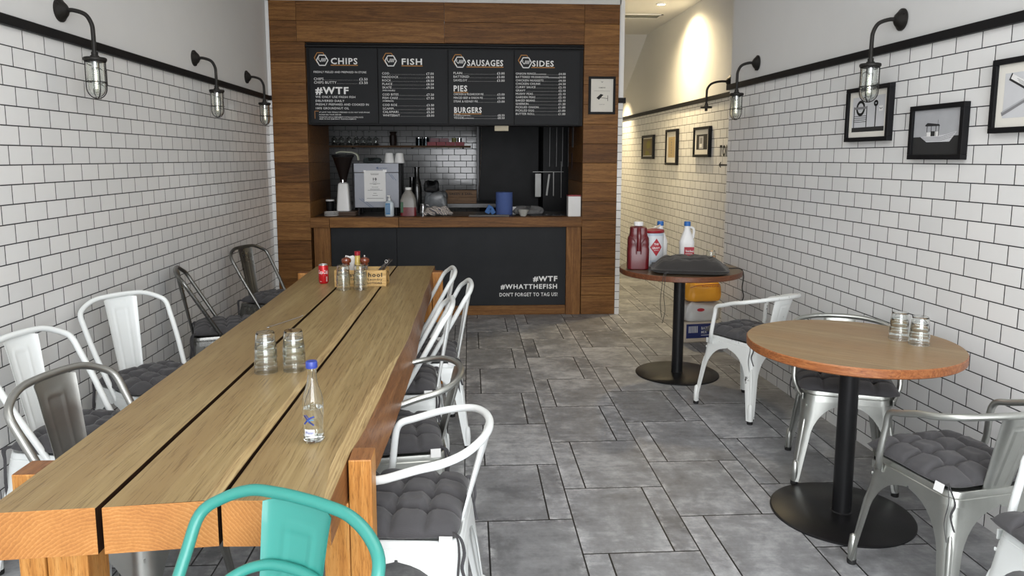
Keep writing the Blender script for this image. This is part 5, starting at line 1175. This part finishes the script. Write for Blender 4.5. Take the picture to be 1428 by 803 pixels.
for k in range(7):
    a = k*0.9; P_ = [(0.15*math.cos(a+q*0.55)*(0.25+0.13*q), 0.07*math.sin(a+q*0.55)*(0.4+0.1*q), 0.018+0.06*math.exp(-((q-2.0)/1.6)**2)*(0.6+0.4*rnd.random())) for q in range(6)]
    m.tube(catmull(P_, 4), 0.016, 8, flat=(1, 1.2), rr=[0.017]*21)
def stripe_mat():
    t = NT('striped_towel_cloth'); c = t.coord(); wv = t.n('ShaderNodeTexWave', bands_direction='DIAGONAL'); t.l(c, wv.inputs[0]); wv.inputs['Scale'].default_value = 26; wv.inputs['Distortion'].default_value = 4
    t.set(Base_Color=t.ramp(wv.outputs['Fac'], [(0.25, (0.10, 0.10, 0.13)), (0.38, (0.52, 0.46, 0.40))]), Roughness=0.95); return t.m
m.build('cloth', stripe_mat(), r)
# crate on a ledge behind
r = thing('wooden_crate', 'long brown wooden crate with dark lettering at the back of the kitchen', 'crate', (-0.11, 8.25, 1.0))
m = MB(); m.b(-0.17, 0.17, -0.10, 0.10, 0.0, 0.068, 0.002); m.b(-0.17, 0.17, -0.10, 0.10, 0.070, 0.145, 0.002); m.build('crate', M['crateD'], r)
m = MB(); write(m, 'GREEN & EARL', 0, 0.095, 0.022, 0.26, 'c', 0.02, xf=lambda u, v: (u, -0.1008, v)); m.build('lettering', M['ink'], r)
r = thing('kitchen_bench', 'dark kitchen bench under the crate behind the counter', 'bench', (-0.3, 8.45, 0))
m = MB(); m.b(-1.1, 0.75, -0.32, 0.32, 0.955, 0.998, 0.002); m.build('bench_top', plain('dull_steel', (0.10, 0.10, 0.10), 0.4, 0.6), r)
m = MB()
for sx in (-1.05, 0.70):
    for sy in (-0.28, 0.28): m.b(sx-0.02, sx+0.02, sy-0.02, sy+0.02, 0, 0.955)
m.build('bench_frame', M['dark'], r)
# wall shelf
r = thing('wall_shelf', 'long dark wooden shelf on the kitchen tiles', 'shelf', (0, 9.7, 1.63))
m = MB(); m.b(-1.80, 0.0, -0.20, -0.001, 0, 0.024, 0.002); m.build('board', M['crateD'], r)
m = MB()
for x in (-1.5, -0.75, -0.1): m.b(x-0.01, x+0.01, -0.16, -0.001, -0.012, -0.0005)
m.build('bracket', M['black'], r)
ZSf = 1.6545
gl0 = None
for k, x in enumerate((-1.735, -1.645, -1.55, -1.455, -1.375, -1.295, -1.21)):
    lb = 'stemmed glass on the kitchen shelf, %s from the left' % ('first', 'second', 'third', 'fourth', 'fifth', 'sixth', 'seventh')[k]
    if gl0 is None:
        gl0 = thing('wine_glass', lb, 'glass', (x, 9.58, ZSf), 0, 'stemmed glasses on the kitchen shelf')
        m = MB(); m.lathe([(0.032, 0), (0.034, 0.004), (0.038, 0.05), (0.033, 0.085), (0.012, 0.105), (0.0045, 0.112), (0.004, 0.17), (0.008, 0.175), (0.030, 0.178), (0.030, 0.181), (0.0005, 0.182), (0.0005, 0.105), (0.010, 0.1), (0.031, 0.083), (0.036, 0.05), (0.032, 0.0)], seg=24, caps=False); m.build('body', M['glass'], gl0, doubles=1e-6)
    else: dup(gl0, (x, 9.58, ZSf), 0, lb)
m = MB(); m.lathe([(0, 0), (0.04, 0), (0.048, 0.05), (0.045, 0.13), (0.036, 0.14), (0.05, 0.175), (0.046, 0.175), (0.03, 0.14), (0, 0.13)], seg=10); tag(m.build('dark_vase', plain('dark_brown_vase', (0.025, 0.012, 0.008), 0.5), loc=(-0.99, 9.58, ZSf)), 'dark brown ragged-topped vase on the kitchen shelf', 'vase')
for x, lb in ((-0.665, 'left'), (-0.575, 'right')):
    r = thing('storage_tin', 'dark metal tin on the kitchen shelf, %s of two' % lb, 'tin', (x, 9.58, ZSf), 0, 'tins on the kitchen shelf'); m = MB(); m.lathe([(0, 0), (0.04, 0), (0.04, 0.092), (0, 0.092)], seg=24); m.build('body', M['chrome'] if lb == 'x' else plain('dark_teal_tin', (0.03, 0.04, 0.045), 0.2, 0.7), r); m = MB(); m.lathe([(0, 0.093), (0.042, 0.093), (0.042, 0.105), (0, 0.106)], seg=24); m.build('lid', M['chrome'], r)
pk = plain('pink_red_carton', (0.55, 0.10, 0.12), 0.5); pk2 = plain('dusty_pink_carton', (0.48, 0.26, 0.29), 0.5)
k = 0
for lvl, (xs, mt_) in enumerate((((-0.50, -0.38, -0.26, -0.14), pk), ((-0.46, -0.34), pk2))):
    for x in xs:
        m = MB(); m.b(-0.056, 0.056, -0.05, 0.05, 0, 0.046, 0.001)
        tag(m.build('tea_carton', mt_, loc=(x, 9.58, ZSf+lvl*0.0475)), '%s carton on the kitchen shelf, %s' % (('bright red', 'dusty pink')[lvl], (('first', 'second', 'third', 'fourth')[xs.index(x)] + ' from the left of the ' + ('lower', 'upper')[lvl] + ' row')), 'carton', 'cartons on the kitchen shelf'); k += 1
for x, cm, lb in ((-0.215, plain('yellow_pot', (0.35, 0.34, 0.10), 0.4), 'small yellowish pot'), (-0.145, M['chrome'], 'small steel pot')):
    m = MB(); m.lathe([(0, 0), (0.028, 0), (0.03, 0.05), (0, 0.052)], seg=20); tag(m.build('small_pot', cm, loc=(x, 9.58, ZSf+0.0475)), lb+' on the row of red cartons', 'pot')
# dark steel screen and the fittings at the right of the kitchen
r = thing('steel_screen', 'tall dark steel screen at the right of the kitchen', 'screen', (0.46, 8.95, 0))
m = MB(); m.b(-0.36, 0.36, 0, 0.02, 0.0, 2.5, 0.002); m.build('panel', plain('smudged_black_steel', (0.020, 0.0205, 0.022), 0.5, 0.1, var=0.45, nscale=3, spec=0.2), r)
m = MB(); m.b(-0.39, -0.362, -0.03, 0.03, 0, 2.5, 0.002); m.build('edge_post', plain('dull_dark_steel', (0.06, 0.06, 0.062), 0.4, 0.6), r)
m = MB(); m.tube([(-0.33, -0.05, 1.88), (-0.33, -0.05, 1.70)], 0.006, 8); m.tube(catmull([(-0.33, -0.05, 1.66), (-0.345, -0.05, 1.4), (-0.375, -0.06, 1.0)], 6), 0.006, 8); m.build('rail_rod', M['chrome'], r)
r = thing('heated_cabinet', 'black serving cabinet with hanging steel utensils at the right of the kitchen', 'cabinet', (1.02, 8.7, 0))
m = MB(); m.b(-0.18, 0.30, -0.1, 0.25, 0, 2.5, 0.004); m.build('body', M['dark'], r)
m = MB()
for x, z0_, z1_, w__, tl in ((-0.13, 1.05, 1.32, 0.035, 0.0),): m.box((x-0.11, -0.14, (z0_+z1_)/2), (w__*2, 0.008, z1_-z0_), bevel=0.002)
m.box((-0.125, -0.14, 1.19), (0.022, 0.008, 0.25), Matrix.Rotation(0.12, 3, 'Y'), 0.002); m.box((-0.06, -0.14, 1.2), (0.012, 0.008, 0.28), None, 0.002); m.box((0.03, -0.14, 1.25), (0.006, 0.008, 0.42), None, 0.001)
m.b(-0.30, 0.06, -0.122, -0.116, 1.337, 1.343); m.build('utensil', steel('brushed_utensil_steel', (0.22, 0.22, 0.21), 0.4), r)
m = MB()
for x in (-0.10, -0.02, 0.05, 0.12): m.tube([(x, -0.12, 2.3), (x-0.004, -0.12, 1.4)], 0.012, 8, flat=(1, 0.4))
m.build('hanging_strips', plain('dark_grey_strip', (0.05, 0.05, 0.052), 0.35), r)
m = MB(); m.box((0, 0, 0), (0.002, 0.10, 0.26), Matrix.Rotation(0.06, 3, 'X')); tag(m.build('wall_chart', plain('faded_chart', (0.13, 0.13, 0.14), 0.5), loc=(1.049, 7.62, 1.74)), 'faded paper chart pinned inside the right timber reveal', 'chart')
m = MB(); m.box((0, 0, 0), (0.002, 0.06, 0.16)); tag(m.build('wall_card', plain('dim_maroon_card', (0.05, 0.015, 0.02), 0.5), loc=(1.049, 7.66, 1.47)), 'small maroon card under the faded chart', 'card')
r = thing('paper_roll', 'blue paper towel roll standing on the counter', 'paper roll', at(0.325, 7.22))
m = MB(); m.lathe([(0.02, 0), (0.082, 0), (0.083, 0.003), (0.083, 0.217), (0.082, 0.22), (0.02, 0.22), (0.02, 0)], seg=40, caps=False); m.build('roll', plain('blue_paper', (0.065, 0.11, 0.30), 0.8, bump=0.2), r, doubles=1e-6)
r = thing('blue_cloth', 'crumpled blue cloth left of the blue paper roll', 'cloth', at(0.185, 7.20))
m = MB(); m.box((-0.012, 0, 0.052), (0.05, 0.03, 0.085), Matrix.Rotation(0.5, 3, 'Y'), 0.008); m.box((0.022, 0.0, 0.04), (0.045, 0.03, 0.07), Matrix.Rotation(-0.5, 3, 'Y'), 0.008); m.build('cloth', plain('bright_blue_cloth', (0.06, 0.16, 0.40), 0.8, bump=0.4), r)
r = thing('small_bowl', 'small white tapered bowl beside the blue roll', 'bowl', at(0.50, 7.03))
m = MB(); m.lathe([(0, 0), (0.028, 0), (0.052, 0.055), (0.056, 0.060), (0.050, 0.058), (0.026, 0.008), (0, 0.006)], seg=28); m.build('body', plain('dull_white_china', (0.5, 0.5, 0.46), 0.3), r)
m = MB(); pillow(m, 0.15, 0.09, 0.07, 0, 31, 0.75, 0.008); tag(m.build('grey_cloth', plain('grey_towelling', (0.14, 0.14, 0.14), 0.95, bump=0.5, var=0.2), loc=at(0.56, 7.24)), 'grey cloth heap behind the small white bowl', 'cloth')
m = MB(); m.b(-0.03, 0.03, -0.004, 0.004, 0, 0.075, 0.001); tag(m.build('white_card', M['paper'], loc=at(0.415, 7.26)), 'small white card between the blue roll and the bowl', 'card')
r = thing('napkin_box', 'white paper box with dark red rim at the right end of the counter', 'box', at(0.985, 7.03))
m = MB(); m.b(-0.06, 0.06, -0.06, 0.06, 0, 0.19, 0.002); m.build('body', M['white'], r); m = MB(); m.b(-0.061, 0.061, -0.061, 0.061, 0.191, 0.203, 0.001); m.build('rim', plain('dark_red_rim', (0.30, 0.012, 0.02)), r)
m = MB(); m.b(-0.035, 0.005, -0.0615, -0.0605, 0.06, 0.12); m.build('sticker', M['paper'], r)
r = thing('serving_tray', 'flat grey steel tray lying at the front of the counter', 'tray', at(0.17, 6.985))
m = MB(); m.rr([(0, 0.19, 0.035, 0.01), (0.012, 0.195, 0.04, 0.012), (0.014, 0.195, 0.04, 0.012), (0.004, 0.185, 0.03, 0.01)], 4); m.build('body', plain('dull_tray_steel', (0.22, 0.21, 0.20), 0.3, 0.5), r)
m = MB(); m.b(-0.17, 0.17, -0.06, 0.06, 0, 0.006, 0.001); tag(m.build('black_tray', plain('glossy_black_tray', (0.01, 0.01, 0.01), 0.1), loc=at(0.74, 7.12)), 'thin black tray beside the white paper box', 'tray')
